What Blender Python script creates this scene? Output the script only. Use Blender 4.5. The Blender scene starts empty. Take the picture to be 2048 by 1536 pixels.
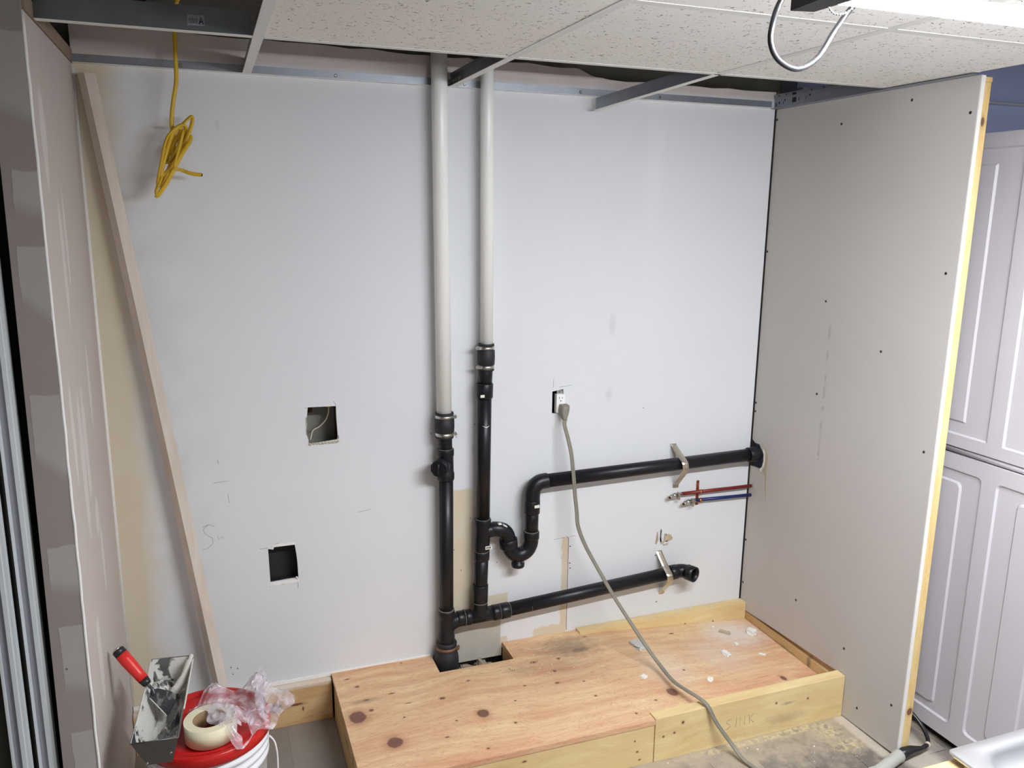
import bpy, bmesh, math, random
from mathutils import Vector, Matrix
random.seed(7)
SC = bpy.context.scene
COL = SC.collection

# ------------------------------------------------------------------ camera, world, view
cam_d = bpy.data.cameras.new('camera')
cam_d.sensor_width = 36.0
cam_d.lens = 1631.04 / 2048 * 36.0
cam_d.clip_start = 0.02
cam = bpy.data.objects.new('camera', cam_d)
COL.objects.link(cam)
R_, U_, F_ = Vector((0.937923, -0.346664, 0.011176)), Vector((0.061220, 0.197181, 0.978454)), Vector((0.341399, 0.917030, -0.206163))
cam.matrix_world = Matrix(((R_.x, U_.x, -F_.x, 0.3083), (R_.y, U_.y, -F_.y, -2.5836), (R_.z, U_.z, -F_.z, 1.7035), (0, 0, 0, 1)))
SC.camera = cam
SC.view_settings.view_transform = 'Standard'
SC.view_settings.look = 'None'
SC.view_settings.gamma = 1.0
SC.view_settings.use_curve_mapping = False
SC.view_settings.exposure = 0.83
WD = bpy.data.worlds.new('world'); SC.world = WD; WD.use_nodes = True
WB = WD.node_tree.nodes['Background']
WB.inputs[0].default_value = (1.0, 0.965, 0.92, 1)
WB.inputs[1].default_value = 0.40
TUBE_STRENGTH = 720.0   # bright underside of the tube
TUBE_SIDE = 46.0        # the rest of its envelope
TUBE_COLOR = (0.915, 0.95, 1.0)

# ------------------------------------------------------------------ node helpers
def lin(c):
    def f(v):
        v /= 255.0
        return v / 12.92 if v <= 0.04045 else ((v + 0.055) / 1.055) ** 2.4
    return (f(c[0]), f(c[1]), f(c[2]), 1)

class Sh:
    """small wrapper that makes node maths readable"""
    def __init__(s, name, rough=0.6, metal=0.0, spec=0.5):
        s.m = bpy.data.materials.new(name); s.m.use_nodes = True
        s.nt = s.m.node_tree; s.b = s.nt.nodes['Principled BSDF']
        s.b.inputs['Roughness'].default_value = rough
        s.b.inputs['Metallic'].default_value = metal
        s.b.inputs['Specular IOR Level'].default_value = spec
        s._p = None
    def n(s, t, **k):
        x = s.nt.nodes.new(t)
        for a, v in k.items(): setattr(x, a, v)
        return x
    def l(s, a, b): s.nt.links.new(a, b)
    def put(s, sock, v):
        if hasattr(v, 'is_linked') or isinstance(v, bpy.types.NodeSocket): s.l(v, sock)
        else: sock.default_value = v
    def ma(s, op, a, b=0.0, c=0.0, clamp=False):
        x = s.n('ShaderNodeMath', operation=op); x.use_clamp = clamp
        s.put(x.inputs[0], a); s.put(x.inputs[1], b); s.put(x.inputs[2], c)
        return x.outputs[0]
    def pos(s):
        if s._p is None:
            g = s.n('ShaderNodeNewGeometry'); sep = s.n('ShaderNodeSeparateXYZ')
            s.l(g.outputs['Position'], sep.inputs[0]); s._p = (g.outputs['Position'], sep.outputs[0], sep.outputs[1], sep.outputs[2])
        return s._p
    def noise(s, scale, detail=3, vec=None, rough=0.5, dist=0.0, stretch=None):
        v = vec if vec is not None else s.pos()[0]
        if stretch:
            mp = s.n('ShaderNodeMapping'); s.l(v, mp.inputs[0]); mp.inputs['Scale'].default_value = stretch; v = mp.outputs[0]
        x = s.n('ShaderNodeTexNoise'); s.l(v, x.inputs['Vector'])
        x.inputs['Scale'].default_value = scale; x.inputs['Detail'].default_value = detail
        x.inputs['Roughness'].default_value = rough; x.inputs['Distortion'].default_value = dist
        return x.outputs['Fac']
    def step(s, v, lo, hi, a=0.0, b=1.0):
        x = s.n('ShaderNodeMapRange'); x.clamp = True
        s.put(x.inputs[0], v)
        for i, q in enumerate((lo, hi, a, b)): x.inputs[i + 1].default_value = q
        return x.outputs[0]
    def mix(s, f, a, b):
        x = s.n('ShaderNodeMix', data_type='RGBA')
        s.put(x.inputs[0], f)
        for k, v in ((6, a), (7, b)):
            if isinstance(v, tuple): x.inputs[k].default_value = v
            else: s.l(v, x.inputs[k])
        return x.outputs[2]
    def ell(s, A, B, a, b, ra, rb, soft=0.1, nz=None, na=0.0):
        """1 inside the ellipse, 0 outside"""
        da = s.ma('DIVIDE', s.ma('SUBTRACT', A, a), ra); db = s.ma('DIVIDE', s.ma('SUBTRACT', B, b), rb)
        d = s.ma('SQRT', s.ma('ADD', s.ma('MULTIPLY', da, da), s.ma('MULTIPLY', db, db)))
        if nz is not None: d = s.ma('ADD', d, s.ma('MULTIPLY', s.ma('SUBTRACT', nz, 0.5), na))
        return s.step(d, 1 - soft, 1 + soft, 1.0, 0.0)
    def box(s, A, B, a0, a1, b0, b1, soft=0.003, nz=None, na=0.0):
        if nz is not None:
            o = s.ma('MULTIPLY', s.ma('SUBTRACT', nz, 0.5), na); A = s.ma('ADD', A, o); B = s.ma('ADD', B, o)
        m = s.step(A, a0 - soft, a0 + soft)
        for v, q, r, t in ((A, a1, 1, 0), (B, b0, 0, 1), (B, b1, 1, 0)):
            m = s.ma('MULTIPLY', m, s.step(v, q - soft, q + soft, float(r), float(t)))
        return m
    def any(s, *ms):
        o = ms[0]
        for q in ms[1:]: o = s.ma('MAXIMUM', o, q)
        return o
    def col(s, v): 
        if isinstance(v, tuple): s.b.inputs['Base Color'].default_value = v
        else: s.l(v, s.b.inputs['Base Color'])
    def bump(s, h, strength=0.3, dist=0.002):
        x = s.n('ShaderNodeBump'); x.inputs['Strength'].default_value = strength; x.inputs['Distance'].default_value = dist
        s.l(h, x.inputs['Height']); s.l(x.outputs[0], s.b.inputs['Normal'])

def simple(name, c, rough=0.5, metal=0.0, var=0.12, scale=30, spec=0.5, bump=0.0):
    s = Sh(name, rough, metal, spec)
    d = tuple(x * (1 - var) for x in c[:3]) + (1,)
    e = tuple(min(1, x * (1 + var)) for x in c[:3]) + (1,)
    s.col(s.mix(s.noise(scale, 4), d, e))
    if bump: s.bump(s.noise(scale * 6, 3), bump, 0.001)
    return s.m

# ------------------------------------------------------------------ materials
def m_wall_paint():
    s = Sh('painted_drywall', 0.55, spec=0.35); P, X, Y, Z = s.pos()
    n1 = s.noise(3, 3); n2 = s.noise(28, 4); n3 = s.noise(9, 5)
    base = s.mix(n1, lin((217, 219, 222)), lin((224, 226, 229)))
    beige = s.mix(n3, lin((206, 192, 166)), lin((218, 208, 188)))
    # unpainted taped joint by the left corner
    w = s.ma('ADD', 0.075, s.ma('MULTIPLY', s.ma('SUBTRACT', s.noise(4, 4), 0.5), 0.12))
    left = s.step(s.ma('SUBTRACT', X, w), -0.012, 0.05, 1.0, 0.0)
    left2 = s.ma('MULTIPLY', s.step(X, 0.10, 0.34, 0.45, 0.0), s.step(n3, 0.42, 0.6))
    # strips without paint between and right of the waste pipes
    b1 = s.box(X, Z, 1.052, 1.125, 0.33, 0.76, 0.004, n2, 0.01)
    b2 = s.box(X, Z, 1.05, 1.236, 0.0, 0.30, 0.002)
    b3 = s.box(X, Z, 1.05, 1.262, 0.27, 0.345, 0.003, n2, 0.02)
    b3b = s.box(X, Z, 1.2, 1.262, 0.10, 0.175, 0.003, n2, 0.02)
    b4 = s.box(X, Z, 1.474, 1.499, 0.14, 0.532, 0.003, n2, 0.02)
    b5 = s.box(X, Z, 1.37, 1.499, 0.14, 0.185, 0.004, n2, 0.03)
    c = s.mix(left2, base, lin((206, 204, 198)))
    c = s.mix(left, c, beige)
    c = s.mix(s.any(b1, b3, b3b, b4, b5), c, beige)
    c = s.mix(b2, c, s.mix(n2, lin((176, 170, 158)), lin((200, 194, 182))))
    # above the ceiling line: bare pinkish board
    up = s.step(Z, 2.10, 2.12)
    c = s.mix(up, c, s.mix(n3, lin((196, 184, 180)), lin((214, 203, 198))))
    # scuffs and smudges
    sc = s.any(*[s.ell(X, Z, a, b, r, q, 0.6, n2, 1.3) for a, b, r, q in ((1.65, 1.314, .012, .03), (1.645, 1.06, .012, .02), (.185, 1.0, .006, .012), (.36, 1.94, .006, .012), (1.18, 1.28, .01, .04), (1.13, .9, .01, .012))])
    c = s.mix(s.ma('MULTIPLY', sc, 0.16), c, lin((120, 122, 130)))
    pale = s.any(s.ell(X, Z, 1.79, 1.86, .03, .16, 0.8), s.ell(X, Z, 1.4, .66, .03, .08, .7))
    c = s.mix(s.ma('MULTIPLY', pale, 0.25), c, lin((240, 243, 246)))
    s.col(c); s.bump(s.noise(220, 3), 0.12, 0.0006)
    return s.m

def m_panel():
    s = Sh('bare_drywall', 0.85, spec=0.2); P, X, Y, Z = s.pos()
    n = s.noise(2.2, 3); n2 = s.noise(60, 4)
    c = s.mix(n, lin((194, 188, 183)), lin((203, 199, 195)))
    m = s.any(s.box(Y, Z, -.378, -.368, .86, 1.35, .003))
    dash = s.step(s.noise(24, 1, stretch=(0, 0, 1)), 0.47, 0.53)
    c = s.mix(s.ma('MULTIPLY', s.ma('MULTIPLY', m, dash), 0.35), c, lin((128, 128, 132)))
    s.col(c); s.bump(n2, 0.08, 0.0005)
    return s.m

def m_left():
    s = Sh('spackled_drywall', 0.85, spec=0.2); P, X, Y, Z = s.pos()
    n = s.noise(2.5, 3); n2 = s.noise(18, 4)
    c = s.mix(n, lin((190, 179, 172)), lin((202, 192, 185)))
    pts = [(-.452, 1.58, .022, .14), (-.39, 1.63, .016, .11), (-.463, 1.10, .03, .17), (-.40, 1.13, .026, .14), (-.30, .80, .02, .09), (-.56, 1.2, .02, .11),
           (-.33, .92, .03, .05), (-.50, .60, .03, .11), (-.55, 1.85, .03, .10), (-.25, 1.25, .02, .10)]
    m = s.any(*[s.ell(Y, Z, a, b, r, q, 0.18, n2, 0.9) for a, b, r, q in pts])
    c = s.mix(s.ma('MULTIPLY', m, 0.75), c, lin((214, 210, 205)))
    # smears of compound beside the front edge and along the corner
    c = s.mix(s.ma('MULTIPLY', s.step(Y, -.02, -.004), .6), c, lin((226, 222, 214)))
    s.col(c); s.bump(n2, 0.15, 0.001)
    return s.m

def m_jamb():
    s = Sh('wall_end_board', 0.85, spec=0.2); P, X, Y, Z = s.pos()
    n = s.noise(3, 3); n2 = s.noise(11, 6, rough=.65); n3 = s.noise(5, 4)
    c = s.mix(n, lin((146, 137, 132)), lin((158, 149, 144)))
    def sw(zt_, zb, x0, slant):   # troweled swatch: ragged top, slanting lower edge
        lo = s.ma('ADD', Z, s.ma('MULTIPLY', X, slant))
        a = s.step(s.ma('ADD', Z, s.ma('MULTIPLY', n2, .03)), zt_ + .013, zt_ + .017, 1.0, 0.0)
        b = s.step(s.ma('ADD', lo, s.ma('MULTIPLY', n3, .01)), zb, zb + .035)
        d = s.step(s.ma('ADD', X, s.ma('MULTIPLY', n2, .012)), x0 + .006, x0 + .0075)
        return s.ma('MULTIPLY', s.ma('MULTIPLY', a, b), d)
    m = s.any(sw(1.775, 1.68, -.047, .3), sw(1.625, 1.46, -.052, .9), sw(1.315, 1.12, -.060, .9), sw(.975, .86, -.058, .3), sw(.79, .62, -.052, .3), sw(.53, .40, -.050, .2), sw(2.04, 1.86, -.08, .5))
    c = s.mix(s.ma('MULTIPLY', m, 0.8), c, s.mix(n3, lin((166, 160, 156)), lin((186, 181, 177))))
    s.col(c); s.bump(m, 0.4, 0.001)
    return s.m

def m_tile():
    s = Sh('acoustic_tile', 0.95, spec=0.1); P, X, Y, Z = s.pos()
    c = s.mix(s.noise(6, 3), lin((240, 237, 231)), lin((247, 245, 241)))
    w = s.n('ShaderNodeTexNoise'); s.l(P, w.inputs['Vector']); w.inputs['Scale'].default_value = 70; w.inputs['Detail'].default_value = 3
    mixv = s.n('ShaderNodeVectorMath', operation='MULTIPLY_ADD'); s.l(w.outputs['Color'], mixv.inputs[0]); mixv.inputs[1].default_value = (.035, .035, 0); s.l(P, mixv.inputs[2])
    def worms(scale, thr, st):
        mp = s.n('ShaderNodeMapping'); s.l(mixv.outputs[0], mp.inputs[0]); mp.inputs['Scale'].default_value = st
        v = s.n('ShaderNodeTexVoronoi'); s.l(mp.outputs[0], v.inputs['Vector']); v.inputs['Scale'].default_value = scale
        sep = s.n('ShaderNodeSeparateColor'); s.l(v.outputs['Color'], sep.inputs[0])
        keep = s.step(sep.outputs[0], .28, .32)
        return s.ma('MULTIPLY', s.step(v.outputs['Distance'], thr * .7, thr, 1.0, 0.0), keep)
    m = s.any(worms(44, .17, (1, 1.7, 0)), worms(48, .16, (1.8, 1, 0)), worms(95, .2, (1, 1, 0)))
    c = s.mix(s.ma('MULTIPLY', m, .8), c, lin((92, 86, 78)))
    s.col(c); s.bump(s.ma('SUBTRACT', 1.0, m), 0.5, 0.002)
    return s.m

def wood(name, light, dark, axis='x', knots=(), plane='xy', dirt=(), dust=(), scale=1.0, rough=0.62, streak=0.5):
    s = Sh(name, rough, spec=0.3); P, X, Y, Z = s.pos()
    A, B = {'xy': (X, Y), 'xz': (X, Z), 'yz': (Y, Z)}[plane]
    st = {'x': (1.2, 14, 14), 'y': (14, 1.2, 14), 'z': (14, 14, 1.2)}[axis]
    low = s.noise(1.6 * scale, 2, stretch={'x': (1, 3, 3), 'y': (3, 1, 3), 'z': (3, 3, 1)}[axis])
    mp = s.n('ShaderNodeMapping'); s.l(P, mp.inputs[0]); mp.inputs['Scale'].default_value = tuple(v * scale for v in st)
    off = s.n('ShaderNodeVectorMath', operation='MULTIPLY_ADD')
    nz = s.n('ShaderNodeTexNoise'); s.l(P, nz.inputs['Vector']); nz.inputs['Scale'].default_value = 2.2 * scale; nz.inputs['Detail'].default_value = 2
    s.l(nz.outputs['Color'], off.inputs[0]); off.inputs[1].default_value = (2.0, 2.0, 2.0); s.l(mp.outputs[0], off.inputs[2])
    g = s.n('ShaderNodeTexNoise'); s.l(off.outputs[0], g.inputs['Vector']); g.inputs['Scale'].default_value = 2.4; g.inputs['Detail'].default_value = 5
    fine = s.noise(9, 4, vec=off.outputs[0], stretch={'x': (.5, 4, 4), 'y': (4, .5, 4), 'z': (4, 4, .5)}[axis])
    f = s.step(s.ma('ADD', s.ma('MULTIPLY', g.outputs['Fac'], .6), s.ma('MULTIPLY', low, .5)), .38, .72)
    c = s.mix(f, dark, light)
    k2 = tuple(v * .72 for v in dark[:3]) + (1,)
    c = s.mix(s.ma('MULTIPLY', s.step(fine, .56, .72), streak), c, k2)
    ring = s.ma('SINE', s.ma('MULTIPLY', g.outputs['Fac'], 95))
    c = s.mix(s.ma('MULTIPLY', s.step(ring, .72, 1.0), .22 * streak * 2), c, k2)
    n2 = s.noise(40, 4)
    if dirt:
        m = s.any(*[s.ma('MULTIPLY', s.ell(A, B, a, b, r, q, .6, n2, 1.6), w) for a, b, r, q, w in dirt])
        c = s.mix(m, c, lin((112, 100, 90)))
    if dust:
        m = s.any(*[s.ma('MULTIPLY', s.ell(A, B, a, b, r, q, .6, n2, 1.4), w) for a, b, r, q, w in dust])
        c = s.mix(m, c, lin((226, 220, 214)))
    for a, b, r, q in knots:
        c = s.mix(s.ma('MULTIPLY', s.ell(A, B, a, b, r * 1.5, q * 1.6, .35, n2, .5), .35), c, lin((150, 98, 70)))
        c = s.mix(s.ma('MULTIPLY', s.ell(A, B, a, b, r, q, .12, n2, .4), .9), c, lin((112, 76, 66)))
    s.col(c); s.bump(fine, 0.15, 0.001)
    return s.m

M = {}
M['paint'] = m_wall_paint(); M['panel'] = m_panel(); M['left'] = m_left(); M['jamb'] = m_jamb(); M['tile'] = m_tile()
M['gypsum'] = simple('gypsum_edge', lin((236, 234, 230)), .9, var=.08, scale=60, bump=.3)
M['tan_paper'] = simple('brown_board_paper', lin((190, 175, 152)), .9, var=.12, scale=40)
YEL, TAN = lin((232, 206, 160)), lin((214, 176, 134))
M['ply'] = wood('plywood_face', lin((232, 204, 160)), lin((208, 152, 118)), 'x', streak=.8,
    knots=((.663, -.283, .026, .030), (.746, -.443, .024, .024), (1.04, -.391, .019, .020), (1.681, -.468, .018, .022), (2.136, -.47, .010, .014),
           (.71, -.26, .007, .006), (.79, -.19, .010, .003), (.665, -.06, .008, .003), (.69, -.115, .007, .005), (.86, -.02, .003, .003), (.705, -.20, .008, .003), (1.3, -.165, .010, .005), (1.395, -.17, .006, .005),
           (.94, -.27, .009, .006), (1.55, -.06, .008, .003), (1.9, -.10, .01, .004), (1.35, -.24, .007, .005), (1.12, -.47, .005, .004), (1.33, -.31, .008, .005), (1.6, -.5, .005, .004), (1.42, -.42, .005, .004), (1.5, -.55, .004, .004),
           (1.22, -.29, .005, .003), (1.05, -.2, .006, .003), (.8, -.33, .004, .003), (.9, -.47, .006, .003), (1.0, -.56, .005, .004), (1.8, -.35, .004, .004), (2.10, -.555, .006, .004), (1.73, -.13, .012, .005), (1.42, -.33, .004, .003), (1.16, -.36, .004, .003), (.83, -.26, .012, .002), (.95, -.40, .004, .003)),
    dirt=((1.46, -.11, .09, .06, .55), (1.49, -.14, .035, .02, .8), (1.25, -.20, .05, .03, .25), (.70, -.205, .04, .012, .4), (1.40, -.22, .12, .08, .2), (1.0, -.02, .03, .04, .3)),
    dust=((2.16, -.14, .11, .09, .75), (2.0, -.27, .10, .10, .3), (1.75, -.33, .08, .1, .25)))
M['pine'] = wood('pine_board', lin((230, 210, 160)), lin((212, 180, 128)), 'x', plane='xz', streak=.28,
    knots=((.70, .05, .006, .004), (1.64, .12, .005, .005), (1.2, .05, .004, .004), (2.0, .11, .004, .004), (2.13, .10, .004, .004), (1.47, .09, .003, .003), (1.48, .05, .004, .003), (1.49, .02, .004, .003), (1.1, .11, .007, .003), (1.57, .085, .004, .003), (1.61, .09, .004, .004)),
    dirt=((2.04, .045, .07, .016, .3), (2.05, .10, .025, .005, .5), (1.95, .02, .12, .010, .15)))
M['pine_sill'] = wood('pine_sill', lin((228, 196, 146)), lin((186, 140, 92)), 'x', plane='xz', streak=.4,
    knots=((.43, .075, .022, .016), (.50, .075, .02, .004), (.52, .055, .003, .007), (.12, .07, .02, .02)), dust=((.3, .14, .5, .008, .7),))  # pale band along the top: light on the top face put into the colour
M['pine_y'] = wood('pine_joist', lin((214, 184, 136)), lin((190, 152, 104)), 'y', plane='yz', streak=.4, dirt=((-.3, .08, .05, .01, .6), (-.42, .10, .01, .02, .8)))
M['stud'] = wood('pine_stud', lin((242, 220, 164)), lin((226, 190, 126)), 'z', plane='xz', streak=.6, knots=((2.318, 1.96, .006, .012), (2.32, .16, .01, .012)))
M['trim_wood'] = wood('pale_wood_strip', lin((216, 204, 192)), lin((196, 182, 168)), 'z', plane='xz', streak=.2)
M['dark_wood'] = wood('old_joist_wood', lin((92, 62, 42)), lin((58, 38, 28)), 'x', plane='xz', streak=.5)
M['old_plate'] = simple('weathered_plate_wood', lin((150, 128, 108)), .85, var=.2, scale=20)
M['rubble'] = simple('rubble', lin((150, 138, 122)), .95, var=.35, scale=70, bump=.6)

s = Sh('vinyl_planks', 0.5, spec=0.3); P, X, Y, Z = s.pos()
br = s.n('ShaderNodeTexBrick'); mp = s.n('ShaderNodeMapping'); s.l(P, mp.inputs[0])
mp.inputs['Rotation'].default_value = (0, 0, math.radians(90)); mp.inputs['Location'].default_value = (0.055, 0.0, 0)
s.l(mp.outputs[0], br.inputs['Vector']); br.inputs['Scale'].default_value = 1.0
br.inputs['Brick Width'].default_value = 0.92; br.inputs['Row Height'].default_value = 0.155; br.inputs['Mortar Size'].default_value = 0.0012
br.inputs['Color1'].default_value = lin((150, 141, 134)); br.inputs['Color2'].default_value = lin((112, 104, 99)); br.inputs['Mortar'].default_value = lin((40, 36, 34)); br.offset = .37
g = s.noise(6, 5, stretch=(8, 1, 1)); n2 = s.noise(14, 6, rough=.65); n3 = s.noise(2.5, 3)
c = s.mix(s.ma('MULTIPLY', s.step(g, .4, .7), .35), br.outputs[0], lin((92, 86, 82)))
near = s.box(X, Y, 1.2, 2.6, -.80, -.50, .10)
tan = s.ma('MULTIPLY', s.step(s.ma('ADD', s.ma('MULTIPLY', n2, .7), s.ma('MULTIPLY', near, .24)), .42, .62), .85)
c = s.mix(tan, c, lin((176, 163, 144)))
sd = s.any(s.ell(X, Y, 2.17, -.66, .05, .05, .5, n2, 2.5), s.ell(X, Y, 2.20, -.74, .06, .03, .5, n2, 2.5), s.ell(X, Y, 2.08, -.62, .12, .02, .5, n2, 2), s.ell(X, Y, 1.95, -.62, .3, .015, .5, n2, 2))
c = s.mix(s.ma('MULTIPLY', s.ma('MULTIPLY', sd, s.step(s.noise(60, 5, rough=.7), .42, .58)), .8), c, lin((206, 192, 150)))
ed = s.any(s.box(X, Y, 2.25, 2.30, -.83, -.60, .008, n2, .03), s.box(X, Y, 2.30, 2.42, -.95, -.72, .02, n2, .05))
c = s.mix(s.ma('MULTIPLY', ed, .7), c, lin((206, 196, 180)))
lf = s.ma('MULTIPLY', s.step(X, .9, 1.2, 1.0, 0.0), .75)
c = s.mix(lf, c, s.mix(n2, lin((124, 117, 108)), lin((150, 143, 133))))
s.col(c); M['floor'] = s.m

M['abs'] = simple('black_abs_plastic', (0.009, 0.009, 0.012, 1), .36, var=.4, scale=60, spec=.35)
M['abs_glue'] = simple('pale_glue_line', lin((112, 112, 105)), .6, var=.3, scale=90)
M['black_in'] = simple('dark_inside', (0.004, 0.004, 0.005, 1), .7)
M['rubber'] = simple('black_rubber', (0.014, 0.014, 0.018, 1), .6, var=.2)
M['pvc'] = simple('white_pvc', lin((246, 246, 243)), .32, var=.03, scale=6)
M['steel'] = simple('steel_band', lin((200, 198, 194)), .3, 1.0, var=.1, scale=50)
M['nickel'] = simple('brushed_strap', lin((206, 198, 182)), .38, 1.0, var=.08, scale=60)
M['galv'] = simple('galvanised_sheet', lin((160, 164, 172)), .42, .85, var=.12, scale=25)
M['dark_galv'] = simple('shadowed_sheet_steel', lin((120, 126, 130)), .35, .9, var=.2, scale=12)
M['tee_white'] = simple('white_enamel', lin((226, 226, 220)), .45, var=.03)
M['copper'] = simple('copper', lin((205, 130, 98)), .3, 1.0, var=.15, scale=60)
M['red_pipe'] = simple('red_tubing', lin((118, 32, 26)), .35, var=.15)
M['blue_pipe'] = simple('blue_tubing', lin((20, 40, 98)), .35, var=.15)
M['chrome'] = simple('chrome', lin((214, 214, 214)), .15, 1.0, var=.05)
M['outlet'] = simple('white_outlet_plastic', lin((244, 242, 240)), .35, var=.02)
M['slot'] = simple('dark_slot', (0.01, 0.01, 0.01, 1), .6)
M['box_shade'] = simple('box_and_shade_black', (0.02, 0.019, 0.018, 1), .7, var=.4, scale=40)  # wall box colour, also painted-in darkness of the lower cut-out and closet
M['cord'] = simple('grey_brown_cord', lin((134, 129, 116)), .55, var=.1)
M['screw'] = simple('black_screw', (0.01, 0.01, 0.012, 1), .5)
M['yellow'] = simple('yellow_cable_jacket', lin((208, 168, 24)), .45, var=.08)
M['white_wire'] = simple('white_wire', lin((216, 204, 186)), .5)
M['yellow_nut'] = simple('yellow_wire_nut', lin((236, 210, 30)), .45)
M['concrete'] = simple('concrete_block', lin((150, 148, 138)), .95, var=.15, scale=25, bump=.4)
M['brown'] = simple('brown_timber', lin((96, 64, 44)), .8, var=.3, scale=25)
M['label'] = simple('paper_label', lin((232, 230, 218)), .6, var=.03)
M['ink'] = simple('black_ink', (0.02, 0.02, 0.025, 1), .6)
M['pencil'] = simple('pencil_line', lin((120, 116, 112)), .8)
M['redlid'] = simple('red_bucket_plastic', lin((196, 28, 26)), .32, var=.06, scale=8)
M['bucket'] = simple('white_bucket_plastic', lin((234, 234, 236)), .38, var=.03)
M['tape'] = simple('masking_tape', lin((238, 228, 196)), .6, var=.03, scale=20)
M['tape_side'] = simple('masking_tape_outer', lin((232, 214, 196)), .6, var=.03, scale=20)
M['card'] = simple('cardboard_core', lin((150, 122, 92)), .8, var=.15)
M['handle_red'] = simple('red_grip', lin((222, 44, 38)), .35, var=.06)
M['handle_black'] = simple('black_grip', (0.015, 0.015, 0.015, 1), .4)
M['blueish'] = simple('blue_grey_wall', lin((200, 212, 250)), .7, var=.06, scale=3)
M['cab'] = simple('pale_lilac_cabinet', lin((206, 203, 210)), .42, var=.02, scale=5)
M['al'] = simple('satin_aluminium', lin((214, 220, 222)), .5, .15, var=.04, scale=12)
M['al_dark'] = simple('aluminium_groove', lin((150, 150, 160)), .5, .1, var=.05)
M['dark_glass'] = simple('dark_door_panel', lin((34, 34, 30)), .25, var=.3, scale=3)
M['sock_grey'] = simple('grey_socket_plastic', lin((178, 178, 170)), .45, var=.05)
M['shaving'] = simple('wood_shaving', lin((238, 222, 180)), .7)
M['black_cord'] = simple('black_rubber_cord', (0.012, 0.012, 0.014, 1), .35)
M['brownrust'] = simple('rusty_clamp', lin((128, 98, 82)), .5, .4, var=.3, scale=60)

s = Sh('mud_steel', .3, .9); P, X, Y, Z = s.pos()
n = s.noise(34, 5, rough=.6); n1 = s.noise(13, 4, stretch=(1.4, .6, 1), dist=1.2)
lo = s.step(Y, -.60, -.66, 0.0, 1.0)
mud = s.step(s.ma('SUBTRACT', s.ma('ADD', s.ma('MULTIPLY', n, .3), s.ma('MULTIPLY', n1, .7)), s.ma('MULTIPLY', lo, .1)), .44, .47)
s.col(s.mix(mud, s.mix(n, lin((110, 112, 112)), lin((140, 142, 142))), lin((216, 214, 208))))
s.l(s.ma('SUBTRACT', .9, s.ma('MULTIPLY', mud, .9)), s.b.inputs['Metallic'])
s.l(s.ma('ADD', .32, s.ma('MULTIPLY', mud, .3)), s.b.inputs['Roughness']); s.bump(mud, .5, .002)
M['pan'] = s.m
M['pan_out'] = simple('plain_pan_steel', lin((128, 128, 128)), .4, .85, var=.1, scale=40)
M['mud'] = simple('joint_compound', lin((214, 211, 204)), .45, var=.04, scale=30, bump=.3)
s = Sh('blade_steel', .3, .9)
n = s.noise(40, 4, stretch=(1, .4, 1)); s.col(s.mix(s.step(n, .55, .6), lin((84, 86, 90)), lin((150, 150, 150)))); s.b.inputs['Metallic'].default_value = .6; M['blade'] = s.m

s = Sh('sink_steel', .42, .9)
s.col(s.mix(s.noise(8, 3), lin((214, 214, 214)), lin((226, 226, 226)))); M['sink'] = s.m
s = Sh('clear_bag', .18, spec=.6)
s.col(lin((226, 216, 222))); s.b.inputs['Alpha'].default_value = .42; s.b.inputs['IOR'].default_value = 1.45
n = s.noise(26, 4, dist=.8); s.l(s.step(n, .40, .66, .20, .75), s.b.inputs['Alpha']); s.bump(n, .8, .004)
M['bag'] = s.m
def emit(name, c, st):
    m = bpy.data.materials.new(name); m.use_nodes = True; nt = m.node_tree; nt.nodes.clear()
    e = nt.nodes.new('ShaderNodeEmission'); o = nt.nodes.new('ShaderNodeOutputMaterial')
    e.inputs[0].default_value = c + (1,); e.inputs[1].default_value = st; nt.links.new(e.outputs[0], o.inputs[0]); return m
M['tube'] = emit('lit_tube', TUBE_COLOR, TUBE_STRENGTH); M['tube_side'] = emit('lit_tube_side', TUBE_COLOR, TUBE_SIDE)

# ------------------------------------------------------------------ mesh helpers
def bx(bm, x0, x1, y0, y1, z0, z1):
    v = [bm.verts.new(p) for p in ((x0, y0, z0), (x1, y0, z0), (x1, y1, z0), (x0, y1, z0), (x0, y0, z1), (x1, y0, z1), (x1, y1, z1), (x0, y1, z1))]
    for f in ((3, 2, 1, 0), (4, 5, 6, 7), (0, 1, 5, 4), (1, 2, 6, 5), (2, 3, 7, 6), (3, 0, 4, 7)): bm.faces.new([v[i] for i in f])
    return bm
def box(x0, x1, y0, y1, z0, z1, bevel=0.0):
    bm = bmesh.new(); bx(bm, x0, x1, y0, y1, z0, z1)
    if bevel: bmesh.ops.bevel(bm, geom=list(bm.edges), offset=bevel, segments=2, affect='EDGES', profile=.7)
    return bm
def crom(pts, n=6):
    pts = [Vector(p) for p in pts]; out = []
    for i in range(len(pts) - 1):
        p0 = pts[max(i - 1, 0)]; p1 = pts[i]; p2 = pts[i + 1]; p3 = pts[min(i + 2, len(pts) - 1)]
        for k in range(n):
            t = k / n
            out.append(.5 * ((2 * p1) + (-p0 + p2) * t + (2 * p0 - 5 * p1 + 4 * p2 - p3) * t * t + (-p0 + 3 * p1 - 3 * p2 + p3) * t ** 3))
    out.append(pts[-1]); return out
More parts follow.
